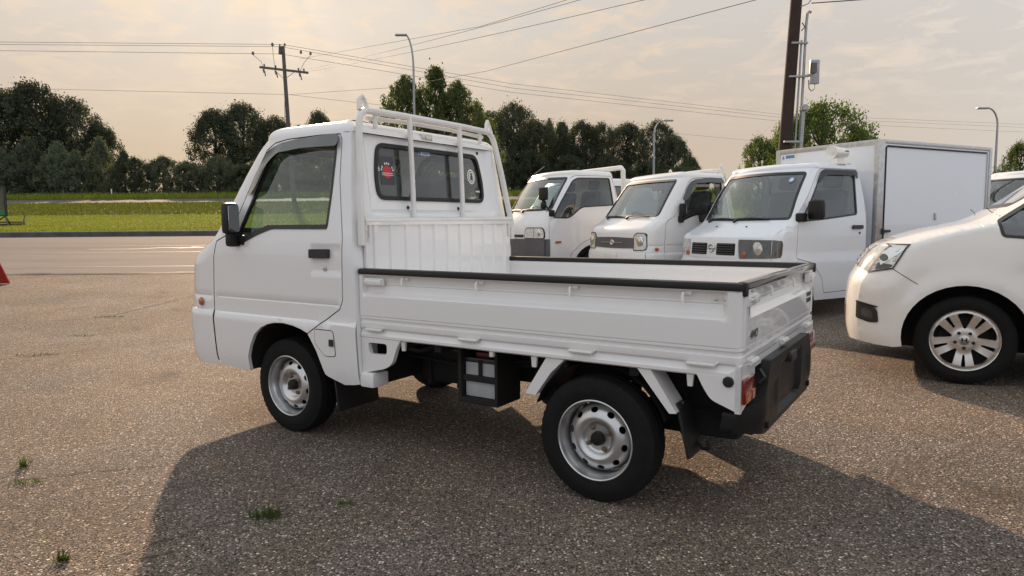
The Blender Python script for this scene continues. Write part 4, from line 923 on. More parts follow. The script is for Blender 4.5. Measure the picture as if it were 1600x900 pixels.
    rw = fillet([(0.487, 1.283), (0.492, 1.42), (0.455, 1.588), (-0.455, 1.588), (-0.492, 1.42), (-0.487, 1.283)], [0.07, 0.1, 0.06, 0.06, 0.1, 0.07], 6)
    panel(mb, back_o, [rw], lambda y, z: SB.bk(y, z), 0.045, (0.02, 0, 0), (-0.575, -0.535, 0.535, 0.575), (1.205, 1.235, 1.635, 1.665))
    SB.roof(mb, 0.095, 0.068, 0.035)
    shell = mb.build('cab_shell', 'white', parent)
    mb = MB(); panel(mb, rw, [offset_poly(rw, -0.022)], lambda y, z: SB.bk(y, z, 0.008), 0.05, (0.02, 0, 0)); rseal = None
    rwo = MB(); panel(rwo, offset_poly(rw, -0.015), [], lambda y, z: SB.bk(y, z, -0.006), 0.1); rwo = rwo.build('rear_window', 'glass', parent); mb.build('window_seal', 'rubber', rwo)
    mb = MB(); panel(mb, ws, [offset_poly(ws, -0.028)], lambda y, z: SB.fr(y, z, 0.003), 0.06, (-0.01, 0, 0)); 
    wso = MB(); panel(wso, offset_poly(ws, -0.010), [], lambda y, z: SB.fr(y, z, -0.008), 0.1); wso = wso.build('windscreen', 'wsglass', parent); mb.build('windscreen_seal', 'trim', wso)
    for y0, y1 in ((-0.50, 0.02), (0.02, 0.50)):
        p = [SB.fr(y0 + (y1 - y0) * i / 6, 1.118 + 0.012 * math.sin(i / 6 * PI), 0.018) for i in range(7)]; MB().tube(p, 0.009, 5).tube([SB.fr(y0, 1.095, 0.02), SB.fr(y0 + 0.03, 1.118, 0.02)], 0.014, 6).build('wiper', 'trim', wso)
    # --- front bumper, wrapped round the corner
    mb = MB(); zs = zrange(0.33, 0.660, 10)
    for sd in (1, -1):
        bo = [(SB.x45(z), z) for z in zs] + [(2.4535, 0.660), (2.448, 0.484), (2.443, 0.368), (2.408, 0.330)]
        panel(mb, bo, [], lambda x, z: SB.ys(x, z, 0.004, sd), 0.04, None, (), (0.643, 0.656))
    bo = [(y45(z), z) for z in zs] + [(-y45(z), z) for z in reversed(zs)]
    panel(mb, bo, [fillet([(0.3, 0.40), (0.3, 0.46), (-0.3, 0.46), (-0.3, 0.40)], 0.015, 3)], lambda y, z: SB.fr(y, z, 0.004), 0.05, (-0.02, 0, 0))
    # shelf that closes the bumper top
    st = [SB.ys(x, 0.660, 0.004, 1) for x in zrange(2.4535, SB.x45(0.66), 8)] + [SB.fr(y, 0.660, 0.004) for y in reversed(zrange(-y45(0.66), y45(0.66), 16))] + [SB.ys(x, 0.660, 0.004, -1) for x in reversed(zrange(2.4535, SB.x45(0.66), 8))]
    inn = [(p[0] - (0.02 if abs(p[1]) < 0.64 else 0), p[1] * 0.975, 0.668) for p in st]; n = len(st)
    mb.add(st + inn, [(i, i + 1, n + i + 1, n + i) for i in range(n - 1)], True)
    fb = mb.build('front_bumper', 'white', parent)
    MB().box((2.70, -0.32, 0.38), (2.72, 0.32, 0.47)).build('bumper_intake', 'hole', fb)
    MB().box((2.812, -0.165, 0.535), (2.818, 0.165, 0.645), 0.004).build('plate_mount', 'bedwhite', fb)
    # --- front face: grille, headlights, badge
    g = fillet([(0.47, 0.715), (0.47, 0.845), (0, 0.855), (-0.47, 0.845), (-0.47, 0.715), (0, 0.705)], [0.01, 0.01, 0.2, 0.01, 0.01, 0.2], 3)
    mb = MB(); panel(mb, g, [], lambda y, z: SB.fr(y, z, 0.012), 0.05, (-0.03, 0, 0)); go = mb.build('grille', 'greyplastic', parent)
    mb = MB().tube([SB.fr(y, 0.782, 0.022) for y in zrange(-0.26, 0.26, 8)], 0.007, 6); mb.build('grille_bar', 'chrome', go)
    mb = MB().lathe([(0, 0.052), (0.008, 0.050), (0.012, 0.040), (0.010, 0.034), (0.012, 0.0)], 28, 'X', (0, 0, 0)); mb = mb.xf(Matrix.Translation((SB.fr(0, 0.782, 0.014)[0], 0, 0.782)) @ Matrix.Diagonal((1, 1, 0.72, 1))); mb.build('badge', 'chrome', go)
    for sd in (1, -1):
        hl = fillet([(0.485, 0.69), (0.475, 0.865), (0.52, 0.905), (0.685, 0.905), (0.695, 0.70)], [0.02, 0.03, 0.03, 0.05, 0.04], 4)
        mb = MB(); panel(mb, [(sd * a, b) for a, b in hl], [], lambda y, z: SB.fr(y, z, 0.010), 0.03, (-0.03, 0, 0)); ho = mb.build('headlight', 'lens', parent)
        mb = MB(); panel(mb, [(sd * a, b) for a, b in offset_poly(hl, 0.009)], [[(sd * a, b) for a, b in offset_poly(hl, -0.002)]], lambda y, z: SB.fr(y, z, 0.012), 0.03, (-0.02, 0, 0)); mb.build('headlight_trim', 'trim', ho)
        mb = MB().lathe([(0, 0.068), (0.012, 0.060), (0.018, 0.0)], 24, 'X', (SB.fr(0.59, 0.80, 0.004)[0], sd * 0.59, 0.80)); mb.build('lamp_reflector', 'chrome', ho)
        mk = MB().lathe([(0, 0.0), (0.0, 0.026), (0.008, 0.024), (0.014, 0.014), (0.016, 0.0)], 20, 'Y', (0, 0, 0)).xf(Matrix.Diagonal((1.25, 1, 1, 1)))
        p = SB.ys(2.575, 0.704, 0.0, 1); mk = mk.xf(Matrix.Translation(p) @ Matrix.Rotation(-0.35, 4, 'Z')); mk = mk if sd > 0 else mk.mirror_y(); mk.build('marker_lamp', 'amber', parent)
    # --- fuel flap, jamb strip behind the door gap, arch liner
    fl = fillet([(1.581, 0.612), (1.448, 0.612), (1.440, 0.482), (1.515, 0.476), (1.585, 0.540)], [0.012, 0.02, 0.015, 0.02, 0.02], 4)
    mb = MB(); panel(mb, offset_poly(fl, 0.004), [], lambda x, z: SB.ys(x, z, 0.0012), 0.04); f0 = mb.build('fuel_flap_gap', 'hole', parent)
    mb = MB(); panel(mb, fl, [], lambda x, z: SB.ys(x, z, 0.003), 0.04, (0, -0.002, 0)); f1 = mb.build('fuel_flap', 'white', parent)
    MB().prism(fillet([(1.446, 0.532), (1.476, 0.532), (1.476, 0.568), (1.446, 0.568)], 0.005, 3), 0.740, 0.7525).build('flap_latch', 'trim', f1); f0.parent = f1
    jl = offset_poly(seam, -0.02, closed=False); jr = offset_poly(seam, 0.02, closed=False)
    for sd in (1, -1):
        mb = MB(); n = len(jl); vs = [SB.ys(x, z, -0.016, sd) for x, z in jl] + [SB.ys(x, z, -0.016, sd) for x, z in jr]; mb.add(vs, [(i, i + 1, n + i + 1, n + i) for i in range(n - 1)], True); mb.build('door_jamb', 'hole', parent)
        ar = [(2.165, 0.33)] + [(2.160, 0.411), (2.130, 0.48), (2.085, 0.55), (2.025, 0.593), (1.965, 0.617), (1.901, 0.629), (1.83, 0.632), (1.755, 0.624), (1.69, 0.609), (1.643, 0.591), (1.585, 0.51), (1.545, 0.42), (1.525, 0.365)]
        mb = MB(); n = len(ar); mb.add([(x, sd * 0.722, z) for x, z in ar] + [(x, sd * 0.40, z) for x, z in ar], [(i, i + 1, n + i + 1, n + i) for i in range(n - 1)], True); mb.add([(x, sd * 0.40, z) for x, z in ar], [tuple(range(n))]); mb.build('wheel_arch_liner', 'under', parent)
        # sill behind the front wheel and its flap
        mb = MB(); mb.box((1.205, sd * 0.60, 0.335), (1.30, sd * 0.715, 0.412), 0.015); mb.build('cab_corner', 'white', parent)
        mb = MB().box((-0.006, 0.40, -0.21), (0.006, 0.70, 0.0), 0.004).xf(Matrix.Translation((1.50, 0, 0.385)) @ Matrix.Rotation(0.12, 4, 'Y')); mb = mb if sd > 0 else mb.mirror_y(); mb.build('front_mudflap', 'rubber', parent)
    MB().box((1.30, -0.68, 0.40), (1.50, 0.68, 0.46)).box((2.18, -0.66, 0.34), (2.70, 0.66, 0.44)).box((1.30, -0.39, 0.40), (2.5, 0.39, 0.62)).build('cab_underside', 'under', parent)
    interior(parent, 2.18, 1.66, 0.72, 0.66, 1.06)
    MB().box((1.42, -0.55, 1.615), (2.05, 0.55, 1.625)).build('headliner', 'liner', parent)
    MB().box((2.02, -0.12, 1.47), (2.04, 0.12, 1.53), 0.008).tube([(2.05, 0, 1.53), (2.12, 0, 1.585)], 0.008, 5).build('rear_view_mirror', 'trim', parent)
    # --- back of cab: lamp, plugs, drip
    z = 1.648; x = SB.bk(0.06, z)[0]
    lo = MB().box((x - 0.022, 0.005, z - 0.020), (x + 0.01, 0.105, z + 0.020), 0.008).build('work_lamp', 'alum', parent)
    MB().box((x - 0.026, 0.018, z - 0.012), (x - 0.020, 0.070, z + 0.010), 0.004).build('lamp_lens', 'lens', lo)
    for y, z in ((0.255, 1.645), (-0.215, 1.645), (0.25, 1.245), (-0.21, 1.245), (-0.47, 1.60)):
        p = SB.bk(y, z, 0.001); MB().lathe([(-0.004, 0.0), (-0.004, 0.009), (0.0, 0.011)], 10, 'X', p).build('plug', 'rubber', parent)
    # --- bed: side gates
    zz = [0.637, 0.641, 0.645, 0.666, 0.670, 0.684, 0.688, 0.696, 0.699, 0.702, 0.706, 0.75, 0.788, 0.799, 0.805, 0.817, 0.823, 0.855, 0.858, 0.861, 0.864, 0.894, 0.900, 0.903, 0.908, 0.914]
    yz = [0.700, 0.703, 0.704, 0.704, 0.695, 0.695, 0.704, 0.704, 0.6985, 0.7045, 0.7045, 0.704, 0.704, 0.7035, 0.698, 0.682, 0.678, 0.676, 0.679, 0.679, 0.676, 0.676, 0.679, 0.702, 0.705, 0.705]
    yprof = dict(zip(zz, yz))
    def gate_side(x, z):
        y = yprof[z]
        if 0.7065 < z < 0.903:
            k = max(step01(x, 1.262, 1.272), 1 - step01(x, -0.540, -0.515)); y = y * (1 - k) + 0.7045 * k
        xe = -0.562
        if x < xe: t = min(1, (xe - x) / 0.028); y -= 0.026 * (1 - math.sqrt(max(0, 1 - t * t)))
        return (x, y, z)
    hooks = (1.012, 0.573, 0.102, -0.373)
    xs = sorted(set([1.292, 1.285, 1.272, 1.267, 1.262, -0.515, -0.52, -0.53, -0.54, -0.562, -0.568, -0.574, -0.579, -0.583, -0.586, -0.588, -0.589] + [1.25 - 1.75 * i / 24 for i in range(25)]))
    gm = MB().grid(xs, zz, gate_side); gm.box((-0.555, 0.668, 0.640), (1.290, 0.6745, 0.905))
    gm.add([gate_side(1.292, z) for z in zz] + [(1.292, 0.668, z) for z in zz], [(i, i + 1, len(zz) + i + 1, len(zz) + i) for i in range(len(zz) - 1)])
    # inner skin with two swaged lines
    gi = [(0.640, 0.668), (0.70, 0.6675), (0.708, 0.661), (0.716, 0.6675), (0.80, 0.6675), (0.808, 0.661), (0.816, 0.6675), (0.87, 0.6675), (0.878, 0.662), (0.908, 0.662)]
    gm.grid([-0.556, 1.2905], list(range(len(gi))), lambda x, i: (x, gi[i][1], gi[i][0]), False)
    for sd in (1, -1):
        go = (gm if sd > 0 else gm.mirror_y()).build('side_gate', 'bedwhite', parent)
        def put(mb, name, mt, bev=0.0): return (mb if sd > 0 else mb.mirror_y()).build(name, mt, go, bev)
        put(MB().box((-0.592, 0.655, 0.906), (1.298, 0.7105, 0.936), 0.010), 'rail_trim', 'rubber')
        for hx in hooks: put(MB().tube([(hx, 0.684, 0.893), (hx, 0.700, 0.893), (hx, 0.706, 0.885), (hx, 0.706, 0.855)], 0.0055, 6).box((hx - 0.028, 0.684, 0.885), (hx + 0.004, 0.689, 0.899), 0.002), 'rope_hook', 'bedwhite')
        for hx in (1.20, 0.62, 0.05, -0.445):
            put(MB().tube([(hx - 0.052, 0.709, 0.632), (hx + 0.052, 0.709, 0.632)], 0.0085, 8).tube([(hx - 0.004, 0.709, 0.632), (hx + 0.004, 0.709, 0.632)], 0.0098, 8).tube([(hx - 0.052, 0.709, 0.632), (hx - 0.066, 0.705, 0.646)], 0.004, 5), 'hinge', 'rack')
        put(MB().box((1.135, 0.690, 0.852), (1.262, 0.7, 0.890), 0.005), 'latch_plate', 'bedwhite')
        put(MB().box((1.140, 0.699, 0.856), (1.235, 0.716, 0.886), 0.007).box((1.233, 0.699, 0.863), (1.255, 0.710, 0.880), 0.004), 'latch', 'bedwhite')
        for x in (-0.525, -0.492): put(MB().lathe([(0, 0.006), (0.003, 0.005), (0.004, 0)], 8, 'Y', (x, 0.686, 0.872)), 'rivet', 'alum')
    # tailgate (faces -x)
    xp = {z: -0.593 + (0.704 - y) * 0.95 for z, y in yprof.items()}
    def tail(y, z):
        x = xp[z]; a = abs(y)
        if 0.7065 < z < 0.903: k = step01(a, 0.575, 0.60); x = x * (1 - k) - 0.5935 * k
        if a > 0.655: t = min(1, (a - 0.655) / 0.025); x += 0.022 * (1 - math.sqrt(max(0, 1 - t * t)))
        return (x, y, z)
    ysl = sorted(set([s * v for s in (1, -1) for v in (0.68, 0.678, 0.674, 0.668, 0.662, 0.655, 0.64, 0.60, 0.594, 0.588, 0.582, 0.575, 0.55, 0.45, 0.35, 0.25, 0.15, 0.05)]))
    tm = MB().grid(ysl, zz, tail); tm.box((-0.566, -0.660, 0.640), (-0.560, 0.660, 0.905))
    tg = tm.build('tailgate', 'bedwhite', parent)
    MB().box((-0.6005, -0.650, 0.908), (-0.556, 0.650, 0.9375), 0.009).build('rail_trim', mat('grey_rail', (0.055, 0.055, 0.055), 0.22, coat=0.6, var=0.2), tg)
    for y in (0.672, -0.672): MB().box((-0.603, y - 0.018, 0.885), (-0.560, y + 0.018, 0.939), 0.012).build('end_cap', 'rubber', tg)
    for y in (0.275, -0.16): MB().tube([(-0.574, y, 0.893), (-0.590, y, 0.893), (-0.596, y, 0.885), (-0.596, y, 0.855)], 0.0055, 6).build('rope_hook', 'bedwhite', tg)
    for y in (0.56, 0.03, -0.52): MB().tube([(-0.600, y - 0.05, 0.635), (-0.600, y + 0.05, 0.635)], 0.0105, 8).tube([(-0.600, y - 0.004, 0.635), (-0.600, y + 0.004, 0.635)], 0.012, 8).build('hinge', 'rack', tg)
    for s in (1, -1):
        MB().box((-0.602, s * 0.525, 0.846), (-0.575, s * 0.652, 0.894), 0.006).box((-0.612, s * 0.53, 0.856), (-0.600, s * 0.575, 0.888), 0.005).tube([(-0.606, s * 0.585, 0.871), (-0.606, s * 0.645, 0.871)], 0.006, 6).build('latch', 'bedwhite', tg)
        MB().box((-0.6085, s * 0.60, 0.862), (-0.600, s * 0.622, 0.882), 0.002).build('latch_pin', 'alum', tg)
    text_mesh('4WD', 0.045, 'darktext', 'lettering', tg, frame_mat((-0.5945, 0.545, 0.733), (0, -1, 0), (0, 0, 1)), 0.0004, 0.0004, 0.4, 1.1)
    text_mesh('SUBARU\nSAMBAR', 0.030, 'darktext', 'lettering', tg, frame_mat((-0.5945, -0.55, 0.772), (0, -1, 0), (0, 0, 1)), 0.0004, 0.0006)
    # bed floor, frame rail and skirts
    MB().box((-0.555, -0.665, 0.600), (1.285, 0.665, 0.640)).build('bed_floor', 'bedwhite', parent)
    for sd in (1, -1):
        pr = [(0.6365, 0.694), (0.614, 0.697), (0.606, 0.703), (0.594, 0.703), (0.588, 0.695), (0.588, 0.665)]
        mb = MB(); n = len(pr); mb.add([(1.292, sd * y, z) for z, y in pr] + [(-0.588, sd * y, z) for z, y in pr], [(i, i + 1, n + i + 1, n + i) for i in range(n - 1)]); mb.build('bed_side_rail', 'bedwhite', parent)
        sk = fillet([(1.290, 0.590), (1.035, 0.590), (1.062, 0.545), (1.090, 0.470), (1.135, 0.442), (1.290, 0.405)], [0.0, 0.0, 0.03, 0.03, 0.03, 0.005], 4); ho = fillet([(1.122, 0.567), (1.248, 0.566), (1.240, 0.508), (1.122, 0.514)], 0.018, 4)
        mb = MB(); panel(mb, sk, [ho], lambda x, z: (x, sd * 0.700, z), 0.06, (0, -0.025 * sd, 0)); mb.build('front_skirt', 'bedwhite', parent)
        sk = fillet([(-0.430, 0.594), (-0.455, 0.545), (-0.484, 0.503), (-0.592, 0.462), (-0.592, 0.636), (-0.53, 0.594)], [0, 0.02, 0.02, 0.0, 0, 0], 4)
        mb = MB(); panel(mb, sk, [], lambda x, z: (x, sd * 0.704, z), 0.06, (0, -0.02 * sd, 0))
        rr = [(0.704, 0.636), (0.704, 0.462), (0.665, 0.470), (0.525, 0.505), (0.505, 0.530), (0.505, 0.610), (0.47, 0.636)]
        panel(mb, [(sd * a, b) for a, b in rr], [], lambda y, z: (-0.592, y, z), 0.06, (0.02, 0, 0)); so = mb.build('rear_skirt', 'bedwhite', parent)
        MB().lathe([(0, 0.020), (0.006, 0.020), (0.010, 0.016), (0.011, 0)], 16, 'Y', (-0.548, 0.704 * sd if sd > 0 else -0.712, 0.577)).build('plug', 'rubber', so)
        tl = MB().box((-0.606, sd * 0.552, 0.494), (-0.590, sd * 0.692, 0.586), 0.005).build('tail_light', 'red', parent)
        MB().box((-0.610, sd * 0.60, 0.498), (-0.605, sd * 0.687, 0.535), 0.003).build('indicator_lens', 'amber', tl)
        MB().box((-0.610, sd * 0.556, 0.498), (-0.605, sd * 0.596, 0.535), 0.003).build('reverse_lens', mat('pink_lens', (0.45, 0.16, 0.12), 0.2, coat=0.8), tl)
        for bx in (1.025, 0.505, 0.285, -0.40): 
            if bx != 0.505: (MB().prism([(bx - 0.014, 0.590), (bx + 0.014, 0.590), (bx + 0.009, 0.540), (bx - 0.009, 0.540)], 0.676 * sd, 0.688 * sd)).build('rope_bracket', 'rack', parent)
            else: MB().box((bx - 0.010, 0.672 * sd, 0.562), (bx + 0.010, 0.692 * sd, 0.590), 0.003).build('rope_bracket', 'rack', parent)
        # wheel arch stays
        for pts in ([(0.135, 0.587), (0.222, 0.587), (0.327, 0.422), (0.275, 0.420), (0.20, 0.525)], [(-0.190, 0.587), (-0.245, 0.587), (-0.352, 0.428), (-0.322, 0.424)]):
            w_in = 0.575
            MB().prism(pts, 0.692 * sd, w_in * sd).build('arch_stay', 'bedwhite', parent, 0.004)
        mb = MB(); arc = [(0.31 * math.cos(a), 0.27 + 0.31 * math.sin(a)) for a in zrange(0.35, PI - 0.35, 14)]; n = len(arc)
        mb.add([(x, sd * 0.66, z) for x, z in arc] + [(x, sd * 0.40, z) for x, z in arc], [(i, i + 1, n + i + 1, n + i) for i in range(n - 1)], True); mb.build('wheel_house', 'under', parent)
        for z in (0.455, 0.44): 
            MB().lathe([(0, 0.008), (0.004, 0.007), (0.005, 0)], 8, 'X', (-0.352, sd * (0.62 + (0.455 - z) * 2), z)).build('bolt', 'bolt', parent)
        mb = MB().box((-0.006, 0.50, -0.20), (0.006, 0.66, 0.02), 0.004).xf(Matrix.Translation((-0.345, 0, 0.44)) @ Matrix.Rotation(0.22, 4, 'Y')); (mb if sd > 0 else mb.mirror_y()).build('rear_mudflap', 'rubber', parent)
    MB().box((-0.590, -0.50, 0.600), (-0.575, 0.50, 0.636)).build('rear_cross_rail', 'bedwhite', parent)
    # black rear bumper cover
    bo = fillet([(0.40, 0.612), (0.43, 0.555), (0.475, 0.48), (0.60, 0.435), (0.60, 0.355), (0.42, 0.325), (-0.42, 0.325), (-0.60, 0.355), (-0.60, 0.435), (-0.475, 0.48), (-0.43, 0.555), (-0.40, 0.612)], 0.015, 3)
    def bump(y, z):
        x = -0.618 + 0.085 * step01(abs(y), 0.46, 0.62) - 0.010 * step01(z, 0.35, 0.42)
        k = min(1 - step01(abs(y), 0.20, 0.225), step01(z, 0.345, 0.365), 1 - step01(z, 0.55, 0.575)); x += 0.022 * k
        k2 = min(step01(abs(y), 0.28, 0.29), 1 - step01(abs(y), 0.40, 0.41), step01(z, 0.41, 0.42), 1 - step01(z, 0.50, 0.51)); x += 0.008 * k2
        return (x, y, z)
    mb = MB(); panel(mb, bo, [], bump, 0.022, (0.05, 0, 0)); rb = mb.build('rear_bumper', 'plastic', parent)
    MB().box((-0.640, -0.055, 0.545), (-0.600, 0.055, 0.590), 0.010).build('number_plate_lamp', 'trim', rb)
    for y in (0.42, -0.42): MB().box((-0.630, y - 0.012, 0.345), (-0.612, y + 0.012, 0.371), 0.004).build('bumper_clip', 'hole', rb)
    MB().tube([(-0.60, 0.46, 0.585), (-0.62, 0.47, 0.56), (-0.60, 0.475, 0.535)], 0.008, 6).build('bumper_hook', 'trim', rb)
    # headboard with pressed ribs
    nr = 10; ysn = []; 
    for i in range(nr + 1):
        c = -0.60 + 1.2 * i / nr; ysn += [c - 0.016, c - 0.009, c + 0.009, c + 0.016]
    ysn = [-0.665] + ysn + [0.665]
    def hb(y, z): k = min(abs(y - (-0.60 + 1.2 * i / nr)) for i in range(nr + 1)); return (1.281 - (0.011 if k < 0.012 else 0.0), y, z)
    hbm = MB().grid(ysn, [0.64, 0.90, 1.150], hb, False); hbm.box((1.283, -0.668, 0.64), (1.290, 0.668, 1.168)); hbm.box((1.268, -0.668, 1.1505), (1.2825, 0.668, 1.168))
    hbm.build('headboard', 'bedwhite', parent)
    # tubular guard frame behind the cab
    gf = empty('guard_frame', (0, 0, 0)); gf.parent = parent
    pts = []
    for s in (1, -1):
        p = [(1.283, s * 0.690, 1.05), (1.285, s * 0.688, 1.16), (1.325, s * 0.645, 1.45), (1.352, s * 0.618, 1.62), (1.360, s * 0.606, 1.675), (1.366, s * 0.588, 1.715), (1.370, s * 0.550, 1.738)]
        pts.append(p if s > 0 else list(reversed(p)))
    MB().tube(pts[0] + [(1.372, 0.3, 1.744), (1.372, -0.3, 1.744)] + pts[1], 0.018, 10).build('hoop', 'rack', gf)
    MB().tube([(1.395, 0.52, 1.705), (1.40, 0.2, 1.718), (1.40, -0.2, 1.718), (1.395, -0.52, 1.705)], 0.012, 8).build('inner_bar', 'rack', gf)
    MB().tube([(1.282, 0.672, 1.172), (1.282, -0.672, 1.180)], 0.0165, 8).build('lower_bar', 'rack', gf)
    MB().tube([(1.312, 0.255, 1.18), (1.366, 0.215, 1.745)], 0.0150, 8).build('upright', 'rack', gf)
    MB().tube([(1.312, -0.195, 1.18), (1.366, -0.240, 1.745)], 0.0150, 8).build('upright', 'rack', gf)
    for s in (1, -1):
        MB().tube([(1.372, s * 0.590, 1.735), (1.385, s * 0.578, 1.79), (1.380, s * 0.560, 1.808), (1.378, s * 0.548, 1.79), (1.372, s * 0.535, 1.74)], 0.013, 8).build('load_stop', 'rack', gf)
        MB().box((1.372, s * 0.46, 1.66), (1.386, s * 0.485, 1.74), 0.004).build('bracket', 'rack', gf)
        MB().box((1.272, s * 0.655, 1.12), (1.302, s * 0.672, 1.20), 0.004).build('bracket', 'rack', gf)
        MB().tube([(1.30, s * 0.655, 1.16), (1.275, s * 0.64, 1.15), (1.272, s * 0.64, 1.09), (1.278, s * 0.645, 1.07)], 0.009, 6).build('gate_hook', 'rack', gf)
        MB().tube([(1.335, s * 0.665, 1.05), (1.345, s * 0.658, 1.20), (1.392, s * 0.60, 1.60), (1.40, s * 0.565, 1.665)], 0.014, 8).build('inner_post', 'rack', gf)
    # --- running gear
    for x in (0.0, 1.8855):
        for s in (1, -1): make_wheel(parent, x, s * 0.613, 0.2625, s, WC)
    MB().tube([(0, -0.55, 0.262), (0, 0.55, 0.262)], 0.045, 8).build('rear_axle', 'under', parent)
    MB().tube([(1.8855, -0.55, 0.262), (1.8855, 0.55, 0.262)], 0.03, 8).build('front_axle', 'under', parent)
    for s in (1, -1): MB().box((-0.55, s * 0.33, 0.46), (2.3, s * 0.40, 0.56)).build('chassis_rail', 'under', parent)
    MB().box((0.86, -0.25, 0.31), (1.20, 0.36, 0.50), 0.04).build('fuel_tank', 'under', parent)
    for x in (0.93, 1.13): MB().box((x - 0.015, -0.26, 0.30), (x + 0.015, 0.372, 0.515), 0.004).build('tank_strap', 'under', parent)
    for x in (1.06, 0.84, 0.16, -0.16): MB().box((x - 0.02, -0.60, 0.545), (x + 0.02, 0.655, 0.586), 0.003).build('bed_cross_member', 'under', parent)
    MB().tube([(1.22, 0.50, 0.52), (1.10, 0.47, 0.50), (0.98, 0.44, 0.54), (0.84, 0.43, 0.50), (0.78, 0.40, 0.46)], 0.016, 7).build('filler_hose', 'rubber', parent)
    MB().tube([(1.30, 0.44, 0.47), (0.9, 0.45, 0.45), (0.5, 0.44, 0.50), (0.1, 0.43, 0.52)], 0.007, 6).build('brake_line', 'under', parent)
    for s in (1, -1):
        for k in range(3): MB().tube([(0.42 - 0.06 * k, s * 0.46, 0.40 - 0.012 * k), (0.0, s * 0.46, 0.315 - 0.012 * k), (-0.42 + 0.06 * k, s * 0.46, 0.40 - 0.012 * k)], 0.008, 5).build('leaf_spring', 'under', parent)
        MB().tube([(-0.06, s * 0.50, 0.28), (-0.12, s * 0.50, 0.52)], 0.025, 8).build('damper', 'under', parent)
    MB().box((1.258, -0.60, 0.33), (1.280, 0.60, 0.588)).build('cab_rear_dark_sheet', 'under', parent)  # dark sheet added to cover the pale lower back of the cab
    MB().box((-0.50, -0.46, 0.245), (-0.10, 0.36, 0.585), 0.04).build('engine', 'under', parent)
    MB().tube([(-0.42, -0.05, 0.33), (-0.44, 0.34, 0.33)], 0.06, 12).build('muffler', 'under', parent)
    MB().tube([(-0.46, 0.42, 0.33), (-0.57, 0.42, 0.325)], 0.018, 10).build('tail_pipe', 'under', parent)
    MB().box((0.30, -0.40, 0.36), (0.49, 0.36, 0.57), 0.03).build('air_cleaner', 'under', parent)
    MB().tube([(0.25, 0.52, 0.40), (0.27, 0.56, 0.34)], 0.05, 10).build('intake_duct', 'under', parent)
    MB().box((0.53, -0.50, 0.36), (0.79, 0.30, 0.575), 0.02).build('under_box', 'under', parent)
    MB().box((-0.56, -0.60, 0.585), (1.28, 0.60, 0.598)).build('bed_underside', 'under', parent)
    MB().tube([(-0.37, 0.54, 0.30), (-0.41, 0.55, 0.262), (-0.44, 0.56, 0.27), (-0.43, 0.56, 0.30)], 0.008, 6).build('tow_hook', 'under', parent)
    bt = MB().box((0.555, 0.42, 0.335), (0.735, 0.572, 0.515), 0.004).build('battery', 'battery', parent)
    MB().box((0.548, 0.415, 0.500), (0.742, 0.578, 0.522), 0.004).build('battery_lid', 'trim', bt)
    MB().box((0.545, 0.573, 0.410), (0.745, 0.590, 0.440), 0.003).build('battery_strap', 'under', bt)
    MB().box((0.635, 0.573, 0.440), (0.655, 0.583, 0.515), 0.003).build('battery_strap', 'under', bt)
    MB().box((0.600, 0.47, 0.523), (0.690, 0.55, 0.545), 0.004).build('terminal_cover', mat('dull_red_cover', (0.12, 0.012, 0.01), 0.5), bt)
    MB().box((0.535, 0.40, 0.305), (0.76, 0.60, 0.334), 0.003).box((0.535, 0.40, 0.334), (0.550, 0.60, 0.56)).box((0.742, 0.40, 0.334), (0.76, 0.60, 0.56)).build('battery_tray', 'under', parent)
    # --- stickers on the rear window
    def decal(y, z, off=0.0): p = SB.bk(y, z, off - 0.006 + 0.0015); return p
    def disc(y, z, r, mt, name, par, off=0.0, sy=1.0):
        mb = MB(); panel(mb, [(y + a * sy, z + b) for a, b in circle(r, 28)], [], lambda u, v: decal(u, v, off), 0.03); return mb.build(name, mt, par)
    def rect(y0, y1, z0, z1, mt, name, par, off=0.0):
        mb = MB(); panel(mb, [(y0, z0), (y1, z0), (y1, z1), (y0, z1)], [], lambda u, v: decal(u, v, off), 0.05); return mb.build(name, mt, par)
    def txt(s, size, mt, y, z, par, off=0.001, rot=0.0):
        p = decal(y, z, off); up = Vector((0.12, -math.sin(rot), math.cos(rot))); return text_mesh(s, size, mt, 'lettering', par, frame_mat(p, (0, -math.cos(rot), -math.sin(rot)), up), 0.0002, 0.0002)
    s1 = rect(0.325, 0.435, 1.365, 1.52, 'darktext', 'dark_square_sticker', parent)
    disc(0.380, 1.435, 0.034, 'redtext', 'red_emblem', s1, 0.0008)
    for i in (-4, -3, -1, 0, 1, 3, 4):
        a = i * 0.33; y, z = 0.380 - 0.046 * math.sin(a), 1.435 + 0.046 * math.cos(a); rect(y - 0.0045, y + 0.0045, z - 0.0055, z + 0.0055, 'whitetext', 'ring_mark', s1, 0.0016)
    for z in (1.428, 1.418): rect(0.335, 0.425, z - 0.0015, z + 0.0015, 'whitetext', 'white_stripe', s1, 0.0016)
    s2 = rect(0.005, 0.105, 1.548, 1.572, 'whitetext', 'white_label_sticker', parent); disc(0.092, 1.561, 0.013, 'bluetext', 'blue_dot', s2, 0.0008); rect(0.012, 0.074, 1.552, 1.562, 'bluetext', 'blue_print', s2, 0.0008)
    s3 = disc(-0.385, 1.447, 0.047, 'whitetext', 'white_round_sticker', parent, 0.0, 0.85); disc(-0.385, 1.447, 0.036, 'darktext', 'dark_ring', s3, 0.0008, 0.85); disc(-0.385, 1.447, 0.032, 'whitetext', 'inner_disc', s3, 0.0016, 0.85)
    rect(-0.399, -0.373, 1.425, 1.452, 'darktext', 'figure_body', s3, 0.0024); disc(-0.386, 1.461, 0.010, 'darktext', 'figure_head', s3, 0.0024)
    s4 = disc(-0.440, 1.355, 0.028, 'darktext', 'small_round_sticker', parent); rect(-0.461, -0.419, 1.351, 1.361, 'whitetext', 'white_print', s4, 0.0008)
